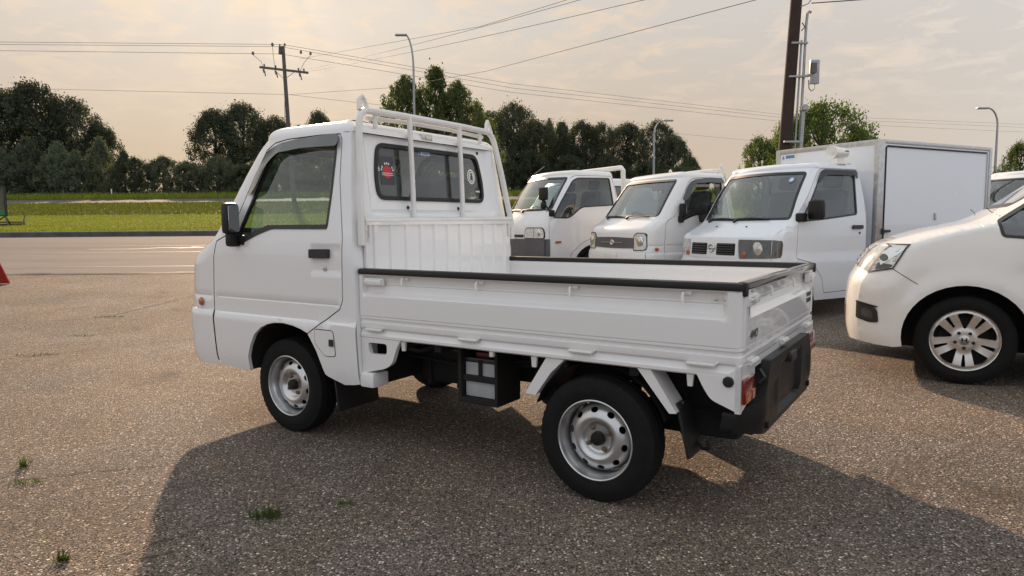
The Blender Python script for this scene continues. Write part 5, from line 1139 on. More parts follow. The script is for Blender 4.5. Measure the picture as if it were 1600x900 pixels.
STICKERS = ('dark_square_sticker', 'white_label_sticker', 'white_round_sticker', 'small_round_sticker', 'lettering')
TR = empty('kei_truck', (0.7036, 3.3778, 0), 2.5675, 'white kei pickup truck with open drop-side bed in the foreground', 'truck')
build_kei_truck(TR)
T2 = copy_tree(TR, None, STICKERS); T2.location = (3.915, 10.816, tz(10.0) - 0.015); T2.scale = (1, 1, 1.03); T2.rotation_euler = (0, 0, 3.571)
T2.name = 'kei_truck'; T2['label'] = 'white kei truck with a black grille, parked between the other two trucks'
# ------------------------------------------------------------------ the other vehicles
def gen_body(parent, cb, side_bottom, door, win, ws, mt, fz0, glass='glass', step=0.06, name='cab_shell', gap=0.006, roof=(0.095, 0.065, 0.03), rw=None, zn=22, fstep=None, wsglass='wsglass', vl=()):
    """skin of a cab or body; side_bottom runs from the rear foot to the front foot of the side panel"""
    zf = zrange(side_bottom[-1][1], cb.zt, zn); zr = zrange(side_bottom[0][1], cb.zt, zn)
    side_o = [(cb.x45(z), z) for z in zf[1:]] + [(cb.xb45(z), z) for z in reversed(zr)] + side_bottom[1:-1] + [(cb.x45(zf[0]), zf[0])]
    mb = MB()
    hole = [offset_poly(door, gap)] if door else [win]
    for sd in (1, -1): panel(mb, side_o, hole, lambda x, z: cb.ys(x, z, 0, sd), step, (0, -0.015 * sd, 0) if door is None else None, (), vl)
    zs = zrange(fz0, cb.zt, zn); y45 = lambda z: cb.W(z) - 0.2929 * cb.ry; yb45 = lambda z: cb.W(z) - 0.2929 * cb.rby
    panel(mb, [(y45(z), z) for z in zs] + [(-y45(z), z) for z in reversed(zs)], [ws], lambda y, z: cb.fr(y, z), fstep or step, (-0.02, 0, 0), (), vl)
    panel(mb, [(yb45(z), z) for z in zr] + [(-yb45(z), z) for z in reversed(zr)], [rw] if rw else [], lambda y, z: cb.bk(y, z), step * 1.5)
    cb.roof(mb, *roof); shell = mb.build(name, mt, parent)
    if rw:
        m2 = MB(); panel(m2, rw, [], lambda y, z: cb.bk(y, z, -0.004), 0.1); m2.build('rear_window', glass, parent)
    for sd in (1, -1):
        own = parent
        if door:
            m2 = MB(); panel(m2, door, [win], lambda x, z: cb.ys(x, z, 0, sd), step, (0, -0.015 * sd, 0)); own = m2.build('door', mt, parent)
            m2 = MB(); o1, o2 = offset_poly(door, 0.02), offset_poly(door, -0.02); n = len(o1); m2.add([cb.ys(x, z, -0.013, sd) for x, z in o1] + [cb.ys(x, z, -0.013, sd) for x, z in o2], [(i, (i + 1) % n, n + (i + 1) % n, n + i) for i in range(n)]); m2.build('door_jamb', 'hole', parent)
        m2 = MB(); panel(m2, win, [offset_poly(win, -0.02)], lambda x, z: cb.ys(x, z, 0.003, sd), step, (0, -0.015 * sd, 0)); m2.build('window_seal', 'trim', own)
        m2 = MB(); panel(m2, offset_poly(win, -0.012), [], lambda x, z: cb.ys(x, z, -0.008, sd), 0.1); m2.build('window_glass', glass, own)
    m2 = MB(); panel(m2, offset_poly(ws, -0.010), [], lambda y, z: cb.fr(y, z, -0.006), 0.08); wo = m2.build('windscreen', wsglass, parent)
    m2 = MB(); panel(m2, ws, [offset_poly(ws, -0.030)], lambda y, z: cb.fr(y, z, 0.003), 0.06, (-0.01, 0, 0)); m2.build('windscreen_seal', 'trim', wo)
    return shell, wo
def side_patch(cb, poly, name, mt, parent, off=0.003, sd=1, step=0.04, depth=0.02):
    m = MB(); panel(m, poly, [], lambda x, z: cb.ys(x, z, off, sd), step, (0, -depth * sd, 0)); return m.build(name, mt, parent)
def front_patch(cb, poly, name, mt, parent, off=0.006, step=0.04, depth=0.03):
    m = MB(); panel(m, poly, [], lambda y, z: cb.fr(y, z, off), step, (-depth, 0, 0)); return m.build(name, mt, parent)
def wipers(cb, z, spans, parent):
    for y0, y1 in spans:
        MB().tube([cb.fr(y0 + (y1 - y0) * i / 6, z + 0.014 * math.sin(i / 6 * PI), 0.020) for i in range(7)], 0.009, 5).tube([cb.fr(y0, z - 0.035, 0.02), cb.fr(y0 + 0.03, z, 0.022)], 0.018, 6).build('wiper', 'trim', parent)

# --- box truck -------------------------------------------------------
CL = Cab(xE=[(0.20, 0.04), (0.35, 0.07), (0.66, 0.06), (0.90, 0.04), (0.96, 0.005), (1.0, -0.07), (1.05, -0.18), (1.10, -0.27), (1.14, -0.305), (1.40, -0.455), (1.66, -0.635), (1.72, -0.69)],
         W=[(0.2, 0.715), (0.35, 0.735), (0.7, 0.742), (1.1, 0.738), (1.2, 0.725), (1.6, 0.672), (1.72, 0.655)], xb=[(0.2, -1.575), (1.2, -1.575), (1.46, -1.545), (1.72, -1.46)],
         bow=0.08, rx=0.10, ry=0.16, rbx=0.05, rby=0.05, zb=0.2, zt=1.715,
         relief=lambda x, z: 0.008 * (1 - step01(z, 0.685, 0.715)) - 0.004 * (step01(z, 0.515, 0.520) - step01(z, 0.528, 0.533)))
def build_box_truck():
    p = empty('box_truck', (2.52, 8.25, tz(8.6)), 3.64, 'white mini truck with a tall cargo box and a loudspeaker on its roof', 'truck')
    win = fillet([(-0.395, 1.098), (-0.405, 1.145), (-0.570, 1.345), (-0.765, 1.635), (-0.82, 1.680), (-1.365, 1.684), (-1.375, 1.60), (-1.365, 1.178), (-0.78, 1.124)], [0.02, 0.02, 0.05, 0.05, 0.04, 0.04, 0.05, 0.04, 0.06], 4)
    # keep the door outline clear of the window
    door = fillet([(-0.345, 1.10), (-0.385, 1.19), (-0.545, 1.40), (-0.735, 1.675), (-0.79, 1.706), (-1.42, 1.706), (-1.478, 1.60), (-1.520, 1.30), (-1.525, 0.31), (-0.80, 0.29), (-0.755, 0.46), (-0.60, 0.64), (-0.325, 0.70)], [0.02, 0.05, 0.05, 0.05, 0.05, 0.06, 0.1, 0.1, 0.05, 0.03, 0.05, 0.06, 0.02], 4)
    ws = fillet([(0.655, 1.125), (0.592, 1.675), (0, 1.69), (-0.592, 1.675), (-0.655, 1.125), (0, 1.115)], [0.04, 0.06, 0.3, 0.06, 0.04, 0.3], 5)
    arch = [(-0.34 - 0.285 * math.cos(a), 0.29 + 0.285 * math.sin(a)) for a in zrange(0.0, PI, 12)]
    sb = [(-1.55, 0.21), (-0.66, 0.21)] + [(x, z) for x, z in arch] + [(-0.03, 0.21)]
    shell, wo = gen_body(p, CL, sb, door, win, ws, 'coolwhite', 0.21, roof=(0.10, 0.068, 0.03))
    wipers(CL, 1.135, ((-0.52, -0.05), (-0.05, 0.42)), wo)
    MB().box((-1.52, -0.55, 1.705), (-0.85, 0.55, 1.714)).build('headliner', 'liner', p)
    side_patch(CL, fillet([(-1.262, 1.012), (-1.445, 1.012), (-1.445, 1.058), (-1.262, 1.058)], 0.018, 4), 'door_handle', 'trim', p, 0.022)
    side_patch(CL, fillet([(-1.25, 0.93), (-1.458, 0.93), (-1.458, 1.006), (-1.25, 1.006)], 0.018, 4), 'handle_bowl', 'bedwhite', p, 0.0015, depth=0.002)
    MB().lathe([(0, 0.013), (0.006, 0.013), (0.007, 0)], 12, 'Y', (-1.40, 0.742, 0.965)).build('lock', 'trim', p)
    m = MB().box((-0.545, 0.76, 1.115), (-0.44, 0.94, 1.345), 0.05).box((-0.42, 0.70, 1.10), (-0.33, 0.80, 1.20), 0.02); m.build('door_mirror', 'plastic', p); m.mirror_y().build('door_mirror', 'plastic', p)
    for sd in (1, -1):
        vp = fillet([(-0.70, 1.56), (-0.765, 1.668), (-0.82, 1.70), (-1.40, 1.70), (-1.405, 1.605), (-1.375, 1.605), (-1.36, 1.638), (-0.88, 1.636), (-0.81, 1.61), (-0.73, 1.54)], [0.01, 0.05, 0.04, 0.04, 0.01, 0.01, 0.03, 0.04, 0.04, 0.01], 3)
        side_patch(CL, vp, 'rain_visor', 'darkvisor', p, 0.022, sd, depth=0.004)
    # face
    gr = front_patch(CL, fillet([(0.30, 0.69), (0.30, 0.925), (-0.50, 0.925), (-0.50, 0.69)], 0.02, 3), 'grille_panel', 'coolwhite', p, 0.006)
    for y0, y1 in ((-0.465, -0.165), (-0.005, 0.265)):
        g = front_patch(CL, fillet([(y0, 0.725), (y0, 0.862), (y1, 0.862), (y1, 0.725)], 0.014, 3), 'grille_opening', 'hole', gr, 0.009, depth=0.002)
        for k in range(5):
            z = 0.738 + 0.027 * k; m = MB(); m.grid(zrange(y0 + 0.012, y1 - 0.012, 6), [0, 1], lambda y, i: (CL.fr(y, z, 0.0095 + 0.008 * (1 - i))[0], y, z + 0.010 * i)); m.build('grille_slat', 'trim', gr)
    y = -0.085; x = CL.fr(y, 0.80, 0.010)[0]
    m = MB().tube([(x + 0.004, y + 0.045 * math.cos(a), 0.805 + 0.045 * math.sin(a)) for a in zrange(0, 2 * PI, 23)[:-1]], 0.008, 6, closed=True).box((x - 0.002, y - 0.062, 0.793), (x + 0.012, y + 0.062, 0.817), 0.004); m.build('badge', 'chrome', gr)
    zs = [0.705, 0.90]
    m = MB(); panel(m, fillet([(0.325, 0.690), (0.300, 0.908), (0.690, 0.905), (0.694, 0.705)], [0.02, 0.02, 0, 0], 3), [], lambda y, z: CL.fr(y, z, 0.008), 0.03, (-0.02, 0, 0))
    panel(m, [(CL.x45(0.905), 0.905), (CL.x45(0.705), 0.705), (-0.065, 0.715), (-0.085, 0.75), (-0.095, 0.86), (-0.08, 0.895)], [], lambda x, z: CL.ys(x, z, 0.008), 0.03, (0, -0.02, 0)); h = m.build('headlight', 'lensdark', p)
    MB().lathe([(0, 0.084), (0.012, 0.076), (0.020, 0.05), (0.024, 0)], 24, 'X', (CL.fr(0.52, 0.80, 0.004)[0] - 0.012, 0.52, 0.802)).build('lamp_reflector', 'lens', h)
    MB().lathe([(0, 0.034), (0.008, 0.028), (0.012, 0)], 16, 'X', (CL.fr(0.385, 0.735, 0.006)[0], 0.385, 0.738)).build('indicator_bulb', 'amber', h)
    h = front_patch(CL, fillet([(-0.515, 0.70), (-0.515, 0.905), (-0.690, 0.905), (-0.694, 0.71)], 0.02, 3), 'headlight', 'lens', p, 0.008)
    MB().lathe([(0, 0.034), (0.010, 0.028), (0.014, 0)], 16, 'X', (CL.fr(-0.54, 0.735, 0.006)[0], -0.545, 0.738)).build('indicator_bulb', 'amber', h)
    for y, z in ((-0.25, 1.045), (0.22, 1.045)): MB().lathe([(0, 0.012), (0.008, 0.010), (0.010, 0)], 8, 'Z', (CL.fr(y, z)[0], y, z + 0.004)).build('washer_nozzle', 'trim', p)
    m = MB(); panel(m, [(0.695, 0.22), (0.695, 0.655), (-0.695, 0.655), (-0.695, 0.22)], [], lambda y, z: CL.fr(y, z, 0.016), 0.06, (-0.03, 0, 0)); m.build('front_bumper', 'coolwhite', p)
    interior(p, -0.80, -1.28, 0.75, 0.67, 1.08)
    m = MB(); panel(m, circle(0.036, 20, (0.45, 1.585)), [], lambda y, z: CL.fr(y, z, 0.0), 0.03); s = m.build('round_sticker', 'bluetext', p)
    m = MB(); panel(m, circle(0.022, 20, (0.45, 1.585)), [], lambda y, z: CL.fr(y, z, 0.001), 0.03); m.build('sticker_centre', 'whitetext', s)
    for x in (-0.34, -3.05):
        for s in (1, -1): make_wheel(p, x, s * 0.605, 0.2625, s, WC)
    MB().box((-4.0, -0.4, 0.42), (-1.55, 0.4, 0.62)).box((-1.5, -0.38, 0.22), (-0.1, 0.38, 0.5)).build('chassis', 'under', p)
    # cargo box
    b = empty('cargo_box', (0, 0, 0)); b.parent = p
    x0, x1, w, z0, z1 = -1.70, -4.10, 0.748, 0.68, 2.060
    MB().box((x1, -w, z0), (x0, w, z1), 0.0).build('box_body', 'coolwhite', b)
    tr = MB()
    for s in (1, -1):
        tr.box((x0 + 0.012, s * (w - 0.055), z0 - 0.01), (x0 - 0.10, s * (w + 0.012), z1 + 0.012), 0.012); tr.box((x1 - 0.012, s * (w - 0.05), z0 - 0.01), (x1 + 0.05, s * (w + 0.012), z1 + 0.012), 0.010)
        tr.box((x1, s * (w - 0.04), z1 - 0.035), (x0 - 0.09, s * (w + 0.010), z1 + 0.014), 0.010); tr.box((x1, s * (w - 0.04), z0 - 0.012), (x0 - 0.09, s * (w + 0.008), z0 + 0.05), 0.008)
    tr.box((x0 - 0.03, -w + 0.05, z1 - 0.050), (x0 + 0.013, w - 0.05, z1 + 0.013), 0.012)
    tr.build('edge_trim', 'alum', b)
    for sd in (1, -1): MB().box((-1.815, sd * 0.7485, 0.78), (-1.833, sd * 0.760, 1.985), 0.002).build('door_seal', 'rubber', b)
    MB().box((x1 + 0.085, 0.7485, 0.78), (x1 + 0.10, 0.760, 1.985), 0.002).build('door_seal', 'alum', b)
    MB().box((x1 + 0.12, 0.7485, 1.985), (-1.84, 0.764, 2.005), 0.003).build('drip_rail', 'rubber', b)
    MB().box((-1.79, 0.7485, 0.965), (-1.93, 0.785, 0.998), 0.006).box((-1.78, 0.7485, 0.945), (-1.82, 0.775, 1.015), 0.004).build('box_hinge', 'trim', b)
    MB().box((-2.86, 0.7485, 1.11), (-2.885, 0.765, 1.20), 0.003).build('box_catch', 'alum', b)
    s = MB().box((x0 + 0.001, -0.69, 1.935), (x0 + 0.0035, -0.42, 2.005)).build('maker_label', 'whitetext', b)
    MB().box((x0 + 0.0035, -0.60, 1.950), (x0 + 0.0055, -0.46, 1.990)).build('label_print', 'bluetext', s)
    MB().prism([(-0.66, 1.945), (-0.62, 1.945), (-0.64, 1.992)], x0 + 0.0035, x0 + 0.0055, axis=0).build('label_mark', 'bluetext', s)
    # loudspeaker on the roof
    e = empty('loudspeaker', tuple(p.matrix_basis @ Vector((-1.17, 0.60, 1.775))), 3.64, 'cream horn loudspeaker mounted on the box truck cab roof', 'loudspeaker')
    m = MB().lathe([(0.12, 0.030), (0.115, 0.050), (0.13, 0.072), (0.14, 0.078), (0.13, 0.080), (0.05, 0.070), (-0.08, 0.062), (-0.12, 0.052), (-0.135, 0.03), (-0.135, 0.0)], 28, 'X', (0, 0, 0.125)); m.build('horn', 'pearl', e)
    MB().lathe([(0.115, 0.030), (0.125, 0.028), (0.13, 0.0)], 20, 'X', (0, 0, 0.125)).build('horn_centre', 'whitetext', e)
    MB().lathe([(0.112, 0.052), (0.116, 0.031)], 20, 'X', (0, 0, 0.125)).build('horn_throat', 'greyplastic', e)
    MB().box((-0.06, -0.03, 0.0), (0.03, 0.03, 0.07), 0.012).box((-0.09, -0.05, -0.01), (0.06, 0.05, 0.012), 0.004).build('horn_bracket', 'pearl', e)
    MB().box((-0.09, 0.058, 0.135), (-0.03, 0.0655, 0.150), 0.002).build('horn_label', 'greyplastic', e)
build_box_truck()

# --- larger cab-over pickup with grey bumper ----------------------------
VN = Cab(xE=[(0.35, -0.14), (0.55, -0.10), (0.80, -0.11), (0.97, -0.12), (1.05, -0.15), (1.15, -0.21), (1.28, -0.295), (1.40, -0.365), (1.60, -0.49), (1.78, -0.615), (1.84, -0.67)],
         W=[(0.3, 0.80), (0.6, 0.82), (1.1, 0.82), (1.22, 0.81), (1.75, 0.742), (1.86, 0.725)], xb=[(0.3, -1.62), (1.3, -1.61), (1.83, -1.52)], bow=0.10, rx=0.16, ry=0.20, rbx=0.05, rby=0.05, zb=0.3, zt=1.845,
         relief=lambda x, z: -0.004 * (step01(z, 0.885, 0.890) - step01(z, 0.896, 0.901)))
def build_grey_bumper_truck():
    p = empty('pickup_truck', (0.05, 11.9, 0.095), 3.64, 'white cab-over truck with a grey bumper and round lower mirror, leftmost parked truck', 'truck')
    win = fillet([(-0.285, 1.125), (-0.288, 1.16), (-0.345, 1.25), (-0.44, 1.40), (-0.685, 1.745), (-0.78, 1.792), (-1.435, 1.800), (-1.485, 1.335), (-0.83, 1.298), (-0.62, 1.15), (-0.54, 1.118)], [0.02, 0.03, 0.05, 0.05, 0.05, 0.05, 0.04, 0.04, 0.06, 0.05, 0.05], 4)
    door = fillet([(-0.205, 1.02), (-0.245, 1.17), (-0.39, 1.41), (-0.64, 1.76), (-0.74, 1.822), (-1.47, 1.826), (-1.53, 1.60), (-1.575, 1.20), (-1.575, 0.74), (-1.45, 0.80), (-0.90, 0.78), (-0.62, 0.56), (-0.57, 0.45), (-0.21, 0.45)], [0.1, 0.05, 0.05, 0.06, 0.05, 0.05, 0.1, 0.1, 0.03, 0.05, 0.15, 0.05, 0.03, 0.03], 4)
    ws = fillet([(0.715, 1.255), (0.660, 1.805), (0, 1.82), (-0.660, 1.805), (-0.715, 1.255), (0, 1.245)], [0.05, 0.06, 0.3, 0.06, 0.05, 0.3], 5)
    sb = [(-1.60, 0.62), (-1.52, 0.62)] + [(-1.12 - 0.44 * math.cos(a), 0.36 + 0.34 * math.sin(a)) for a in zrange(0.25, PI - 0.05, 12)] + [(-0.66, 0.36), (-0.25, 0.36)]
    shell, wo = gen_body(p, VN, sb, door, win, ws, 'white', 0.36, roof=(0.11, 0.075, 0.035))
    wipers(VN, 1.268, ((-0.55, -0.05), (0.0, 0.48)), wo)
    m = MB(); zs = zrange(0.46, 0.790, 6); yy = VN.W(0.6) - 0.2929 * VN.ry
    panel(m, [(yy, 0.46), (yy, 0.79), (-yy, 0.79), (-yy, 0.46)], [], lambda y, z: VN.fr(y, z, 0.03), 0.06, (-0.05, 0, 0))
    for sd in (1, -1): panel(m, [(VN.x45(z), z) for z in zs] + [(-0.20, 0.79), (-0.20, 0.46)], [], lambda x, z: VN.ys(x, z, 0.02, sd), 0.05, (0, -0.03 * sd, 0))
    m.build('front_bumper', 'greyplastic', p)
    for sd in (1, -1):
        hl = fillet([(0.30, 0.805), (0.33, 0.965), (0.70, 0.965), (0.735, 0.90), (0.735, 0.805)], [0.02, 0.03, 0.03, 0.03, 0.02], 4); f = [(sd * a, b) for a, b in hl]
        h = front_patch(VN, f, 'headlight', 'lens', p, 0.012)
        m = MB(); panel(m, [(sd * a, b) for a, b in offset_poly(hl, 0.014)], [[(sd * a, b) for a, b in offset_poly(hl, -0.002)]], lambda y, z: VN.fr(y, z, 0.010), 0.04, (-0.02, 0, 0)); m.build('headlight_trim', 'trim', h)
        m = MB(); panel(m, [(sd * a, b) for a, b in ((0.515, 0.81), (0.515, 0.96), (0.522, 0.96), (0.522, 0.81))], [], lambda y, z: VN.fr(y, z, 0.0145), 0.05); m.build('lamp_divider', 'greyplastic', h)
        MB().lathe([(0, 0.066), (0.012, 0.056), (0.016, 0)], 20, 'X', (VN.fr(0.61, 0.88, 0.002)[0], sd * 0.61, 0.885)).build('lamp_reflector', 'chrome', h)
        mk = side_patch(VN, fillet([(-0.30, 0.722), (-0.41, 0.722), (-0.41, 0.755), (-0.30, 0.755)], 0.008, 3), 'marker_lamp', 'amber', p, 0.012, sd)
    front_patch(VN, fillet([(0.26, 0.815), (0.26, 0.86), (-0.26, 0.86), (-0.26, 0.815)], 0.01, 3), 'grille', 'trim', p, 0.008)
    m = MB().box((-0.045, -0.085, -0.10), (0.045, 0.085, 0.105), 0.03).xf(Matrix.Translation((0.02, 0.985, 1.505))); m.tube([(-0.20, 0.80, 1.24), (-0.10, 0.90, 1.30), (0.0, 0.97, 1.34), (0.02, 0.985, 1.42)], 0.014, 6).box((-0.29, 0.79, 1.15), (-0.19, 0.835, 1.26), 0.02)
    mm = m.build('door_mirror', 'plastic', p)
    MB().lathe([(0, 0.0), (0.0, 0.072), (0.012, 0.078), (0.030, 0.070), (0.052, 0.03), (0.055, 0.0)], 20, 'X', (0.0, 0.975, 1.335)).build('round_mirror', 'plastic', mm)
    m.mirror_y().build('door_mirror', 'plastic', p)
    MB().tube([VN.fr(-0.58, 1.80, 0.03), VN.fr(-0.60, 1.83, 0.06), (-0.98, -0.63, 2.08)], [0.006, 0.005, 0.004], 5).build('antenna', 'galv', p)
    interior(p, -0.62, -1.22, 0.85, 0.74, 1.22)
    MB().box((-1.52, -0.6, 1.835), (-0.75, 0.6, 1.844)).build('headliner', 'liner', p)
    # bed with front hoop
    MB().box((-4.05, -0.80, 0.78), (-1.68, 0.80, 0.84)).box((-4.05, 0.77, 0.80), (-1.68, 0.80, 1.18)).box((-4.05, -0.80, 0.80), (-1.68, -0.77, 1.18)).box((-4.06, -0.80, 0.80), (-4.03, 0.80, 1.18)).build('bed', 'bedwhite', p)
    MB().tube([(-1.72, 0.74, 0.8), (-1.74, 0.73, 1.6), (-1.74, 0.71, 1.94), (-1.74, 0.66, 1.985), (-1.74, -0.66, 1.985), (-1.74, -0.71, 1.94), (-1.74, -0.73, 1.6), (-1.72, -0.74, 0.8)], 0.042, 10).build('guard_hoop', 'rack', p)
    MB().tube([(-1.74, 0.70, 1.96), (-1.55, 0.70, 1.95)], 0.02, 8).build('hoop_stay', 'rack', p)
    MB().box((-4.0, -0.5, 0.45), (-0.2, 0.5, 0.72)).box((-1.56, -0.76, 0.40), (-0.68, -0.3, 0.70)).box((-1.56, 0.3, 0.40), (-0.68, 0.70, 0.70)).build('chassis', 'under', p)
    for x in (-1.12, -3.3):
        for s in (1, -1): e = make_wheel(p, x, s * 0.70, 0.295, s, WC); e.scale = (1.12, 1.12, 1.12)
build_grey_bumper_truck()

# --- pearl minivan on the right ---------------------------------------------
HV = Cab(xE=[(0.20, 0.70), (0.27, 0.745), (0.40, 0.765), (0.52, 0.765), (0.68, 0.75), (0.78, 0.70), (0.88, 0.645), (0.95, 0.59), (0.985, 0.53), (1.02, 0.44), (1.05, 0.35), (1.08, 0.24), (1.11, 0.11), (1.14, -0.02), (1.19, -0.13), (1.26, -0.235), (1.35, -0.36), (1.50, -0.56), (1.66, -0.78), (1.74, -0.89)],
         W=[(0.18, 0.80), (0.3, 0.83), (0.5, 0.845), (0.8, 0.85), (0.95, 0.842), (1.05, 0.828), (1.2, 0.80), (1.5, 0.75), (1.76, 0.70)], xb=[(0.2, -3.80), (1.0, -3.82), (1.76, -3.68)], bow=0.02, rx=0.30, ry=0.34, rbx=0.12, rby=0.12, zb=0.2, zt=1.75,
         relief=lambda x, z: 0.014 * math.exp(-((math.hypot(x, z - 0.31) - 0.42) / 0.05) ** 2) - 0.006 * (step01(z, 0.775, 0.80) - step01(z, 0.83, 0.86)) * (1 - step01(x, -0.35, -0.2)) + (0.012 * (step01(z, 0.585, 0.600) - step01(z, 0.70, 0.79)) + 0.010 * (1 - step01(z, 0.335, 0.36))) * step01(x, 0.36, 0.50))
def alloy_mesh():
    mb = MB(); mb.lathe([(0.075, 0.219), (0.081, 0.215), (0.078, 0.209), (0.060, 0.203), (-0.06, 0.198)], 72)
    pf = table([(0, 0.062), (0.06, 0.062), (0.09, 0.058), (0.15, 0.066), (0.200, 0.070), (0.206, 0.066)])
    def pol(r, a): return (r * math.cos(a), r * math.sin(a))
    holes = []
    for k in range(5):
        a = PI / 2 + k * 2 * PI / 5; d = math.radians(15.5)
        holes.append(fillet([pol(0.080, a - 0.08), pol(0.188, a - d), pol(0.196, a), pol(0.188, a + d), pol(0.080, a + 0.08)], [0.012, 0.012, 0.05, 0.012, 0.012], 3))
        b = a + PI / 5; holes.append(fillet([pol(0.105, b - 0.060), pol(0.190, b - 0.075), pol(0.190, b + 0.075), pol(0.105, b + 0.060)], 0.006, 3))
        c = a + PI; holes.append(circle(0.0125, 12, pol(0.057, c)))
    panel(mb, circle(0.205, 72), holes, lambda x, z: (x, pf(math.hypot(x, z)), z), 0.014, rim=(0, -0.035, 0)); return mb
def build_minivan():
    p = empty('minivan', (3.526, 5.529, 0.0), 2.66, 'pearl white minivan with alloy wheels cut by the right edge', 'car')
    arch = [(-0.012 - 0.365 * math.cos(a) + 0.04 * (1 - math.cos(a)) * 0.5, 0.33 + 0.372 * math.sin(a)) for a in zrange(-0.22, PI + 0.22, 22)]
    rarch = [(-2.855 - 0.365 * math.cos(a), 0.33 + 0.365 * math.sin(a)) for a in zrange(-0.22, PI + 0.22, 16)]
    sb = [(-3.70, 0.26)] + rarch + [(-0.42, 0.255)] + arch + [(0.44, 0.240), (0.56, 0.248), (0.62, 0.256)]
    win = fillet([(-0.150, 1.145), (-0.178, 1.032), (-0.60, 1.000), (-3.45, 1.02), (-3.40, 1.56), (-0.80, 1.585), (-0.62, 1.53), (-0.33, 1.275)], [0.02, 0.03, 0.05, 0.08, 0.08, 0.08, 0.08, 0.05], 4)
    ws = fillet([(0.60, 1.24), (0.57, 1.70), (0, 1.71), (-0.57, 1.70), (-0.60, 1.24), (0, 1.23)], [0.04, 0.06, 0.3, 0.06, 0.04, 0.3], 5)
    shell, wo = gen_body(p, HV, sb, None, win, ws, 'pearl', 0.256, 'darkglass', 0.05, 'body', roof=(0.12, 0.07, 0.03), zn=90, fstep=0.045, vl=zrange(0.94, 1.26, 26))
    # headlight wrapping the corner
    m = MB()
    zz = zrange(0.780, 0.968, 8)
    panel(m, [(HV.x45(z), z) for z in zz] + [(0.50, 0.980), (0.366, 0.978), (0.385, 0.955), (0.462, 0.812), (0.50, 0.805)], [], lambda x, z: HV.ys(x, z, 0.007), 0.03, (0, -0.02, 0))
    y45 = lambda z: HV.W(z) - 0.2929 * HV.ry
    panel(m, [(y45(z), z) for z in zz] + [(0.52, 0.965), (0.46, 0.90), (0.50, 0.82)], [], lambda y, z: HV.fr(y, z, 0.007), 0.03, (-0.02, 0, 0)); h = m.build('headlight', 'lens', p)
    m = MB(); panel(m, fillet([(0.545, 0.825), (0.40, 0.935), (0.385, 0.962), (0.53, 0.955)], 0.02, 3), [], lambda x, z: HV.ys(x, z, 0.009), 0.03); m.build('lamp_housing', 'chrome', h)
    m = MB(); panel(m, fillet([(0.575, 0.795), (0.475, 0.815), (0.46, 0.835), (0.56, 0.85)], 0.008, 3), [], lambda x, z: HV.ys(x, z, 0.009), 0.03); m.build('indicator_housing', 'greyplastic', h)
    m = MB(); panel(m, circle(0.026, 20, (0.52, 0.885)), [], lambda x, z: HV.ys(x, z, 0.011), 0.02); m.build('projector_lens', 'lensdark', h)
    hp = [(HV.x45(z), z) for z in zz] + [(0.50, 0.980), (0.366, 0.978), (0.385, 0.955), (0.462, 0.812), (0.50, 0.805)]
    m = MB(); panel(m, offset_poly(hp, 0.007), [offset_poly(hp, -0.003)], lambda x, z: HV.ys(x, z, 0.0085), 0.03, (0, -0.01, 0)); m.build('headlight_trim', 'trim', h)
    for i in range(4):
        t = i / 3; m = MB(); m.tube([HV.ys(0.60 - 0.05 * t, 0.80 + 0.03 * i, 0.010), HV.ys(0.45 - 0.02 * t, 0.83 + 0.035 * i, 0.010)], 0.0028, 5); m.build('lamp_rib', 'chrome', h)
    # the same lamp on the far side
    m2 = MB(); panel(m2, [(-y45(z), z) for z in zz] + [(-0.52, 0.965), (-0.46, 0.90), (-0.50, 0.82)], [], lambda y, z: HV.fr(y, z, 0.007), 0.03, (-0.02, 0, 0)); m2.build('headlight', 'lens', p)
    g = front_patch(HV, fillet([(0.44, 0.80), (0.44, 0.93), (-0.44, 0.93), (-0.44, 0.80)], 0.02, 3), 'grille', 'trim', p, 0.006)
    for z in (0.82, 0.86, 0.90): MB().tube([HV.fr(y, z, 0.012) for y in zrange(-0.43, 0.43, 10)], 0.009, 6).build('grille_bar', 'chrome', g)
    front_patch(HV, fillet([(0.40, 0.36), (0.44, 0.50), (-0.44, 0.50), (-0.40, 0.36)], 0.03, 3), 'air_intake', 'trim', p, 0.004)
    for sd in (1, -1):
        fo = fillet([(0.690, 0.552), (0.575, 0.528), (0.548, 0.500), (0.537, 0.412), (0.60, 0.408), (0.690, 0.432)], [0.01, 0.02, 0.02, 0.02, 0.02, 0.01], 3)
        f = side_patch(HV, fo, 'fog_lamp_recess', 'trim', p, 0.004, sd, 0.025, 0.004)
        m = MB(); panel(m, fillet([(0.655, 0.515), (0.585, 0.502), (0.570, 0.435), (0.655, 0.450)], 0.02, 3), [], lambda x, z: HV.ys(x, z, 0.008, sd), 0.03, (0, -0.004 * sd, 0)); m.build('fog_lamp', 'lensdark', f)
        m = MB(); m.tube([HV.ys(x, 0.552 - (0.69 - x) * 0.21 + 0.004, 0.010, sd) for x in zrange(0.55, 0.69, 6)], 0.006, 5); m.build('fog_lamp_brow', 'plastic', f)
        def seamline(pts, nm='panel_gap'):
            d = dense(pts, 0.03, False); a = offset_poly(d, 0.0022, False); b = offset_poly(d, -0.0022, False); n = len(d); mm = MB(); mm.add([HV.ys(x, z, 0.0015, sd) for x, z in a] + [HV.ys(x, z, 0.0015, sd) for x, z in b], [(i, i + 1, n + i + 1, n + i) for i in range(n - 1)]); mm.build(nm, 'hole', shell)
        seamline([(0.463, 0.808), (0.40, 0.765), (0.30, 0.700)]); seamline([(-0.118, 1.238), (-0.150, 1.205), (-0.178, 1.175)]); seamline([(-0.385, 0.98), (-0.40, 0.60), (-0.42, 0.27)]); seamline([(-1.45, 0.99), (-1.46, 0.27)])
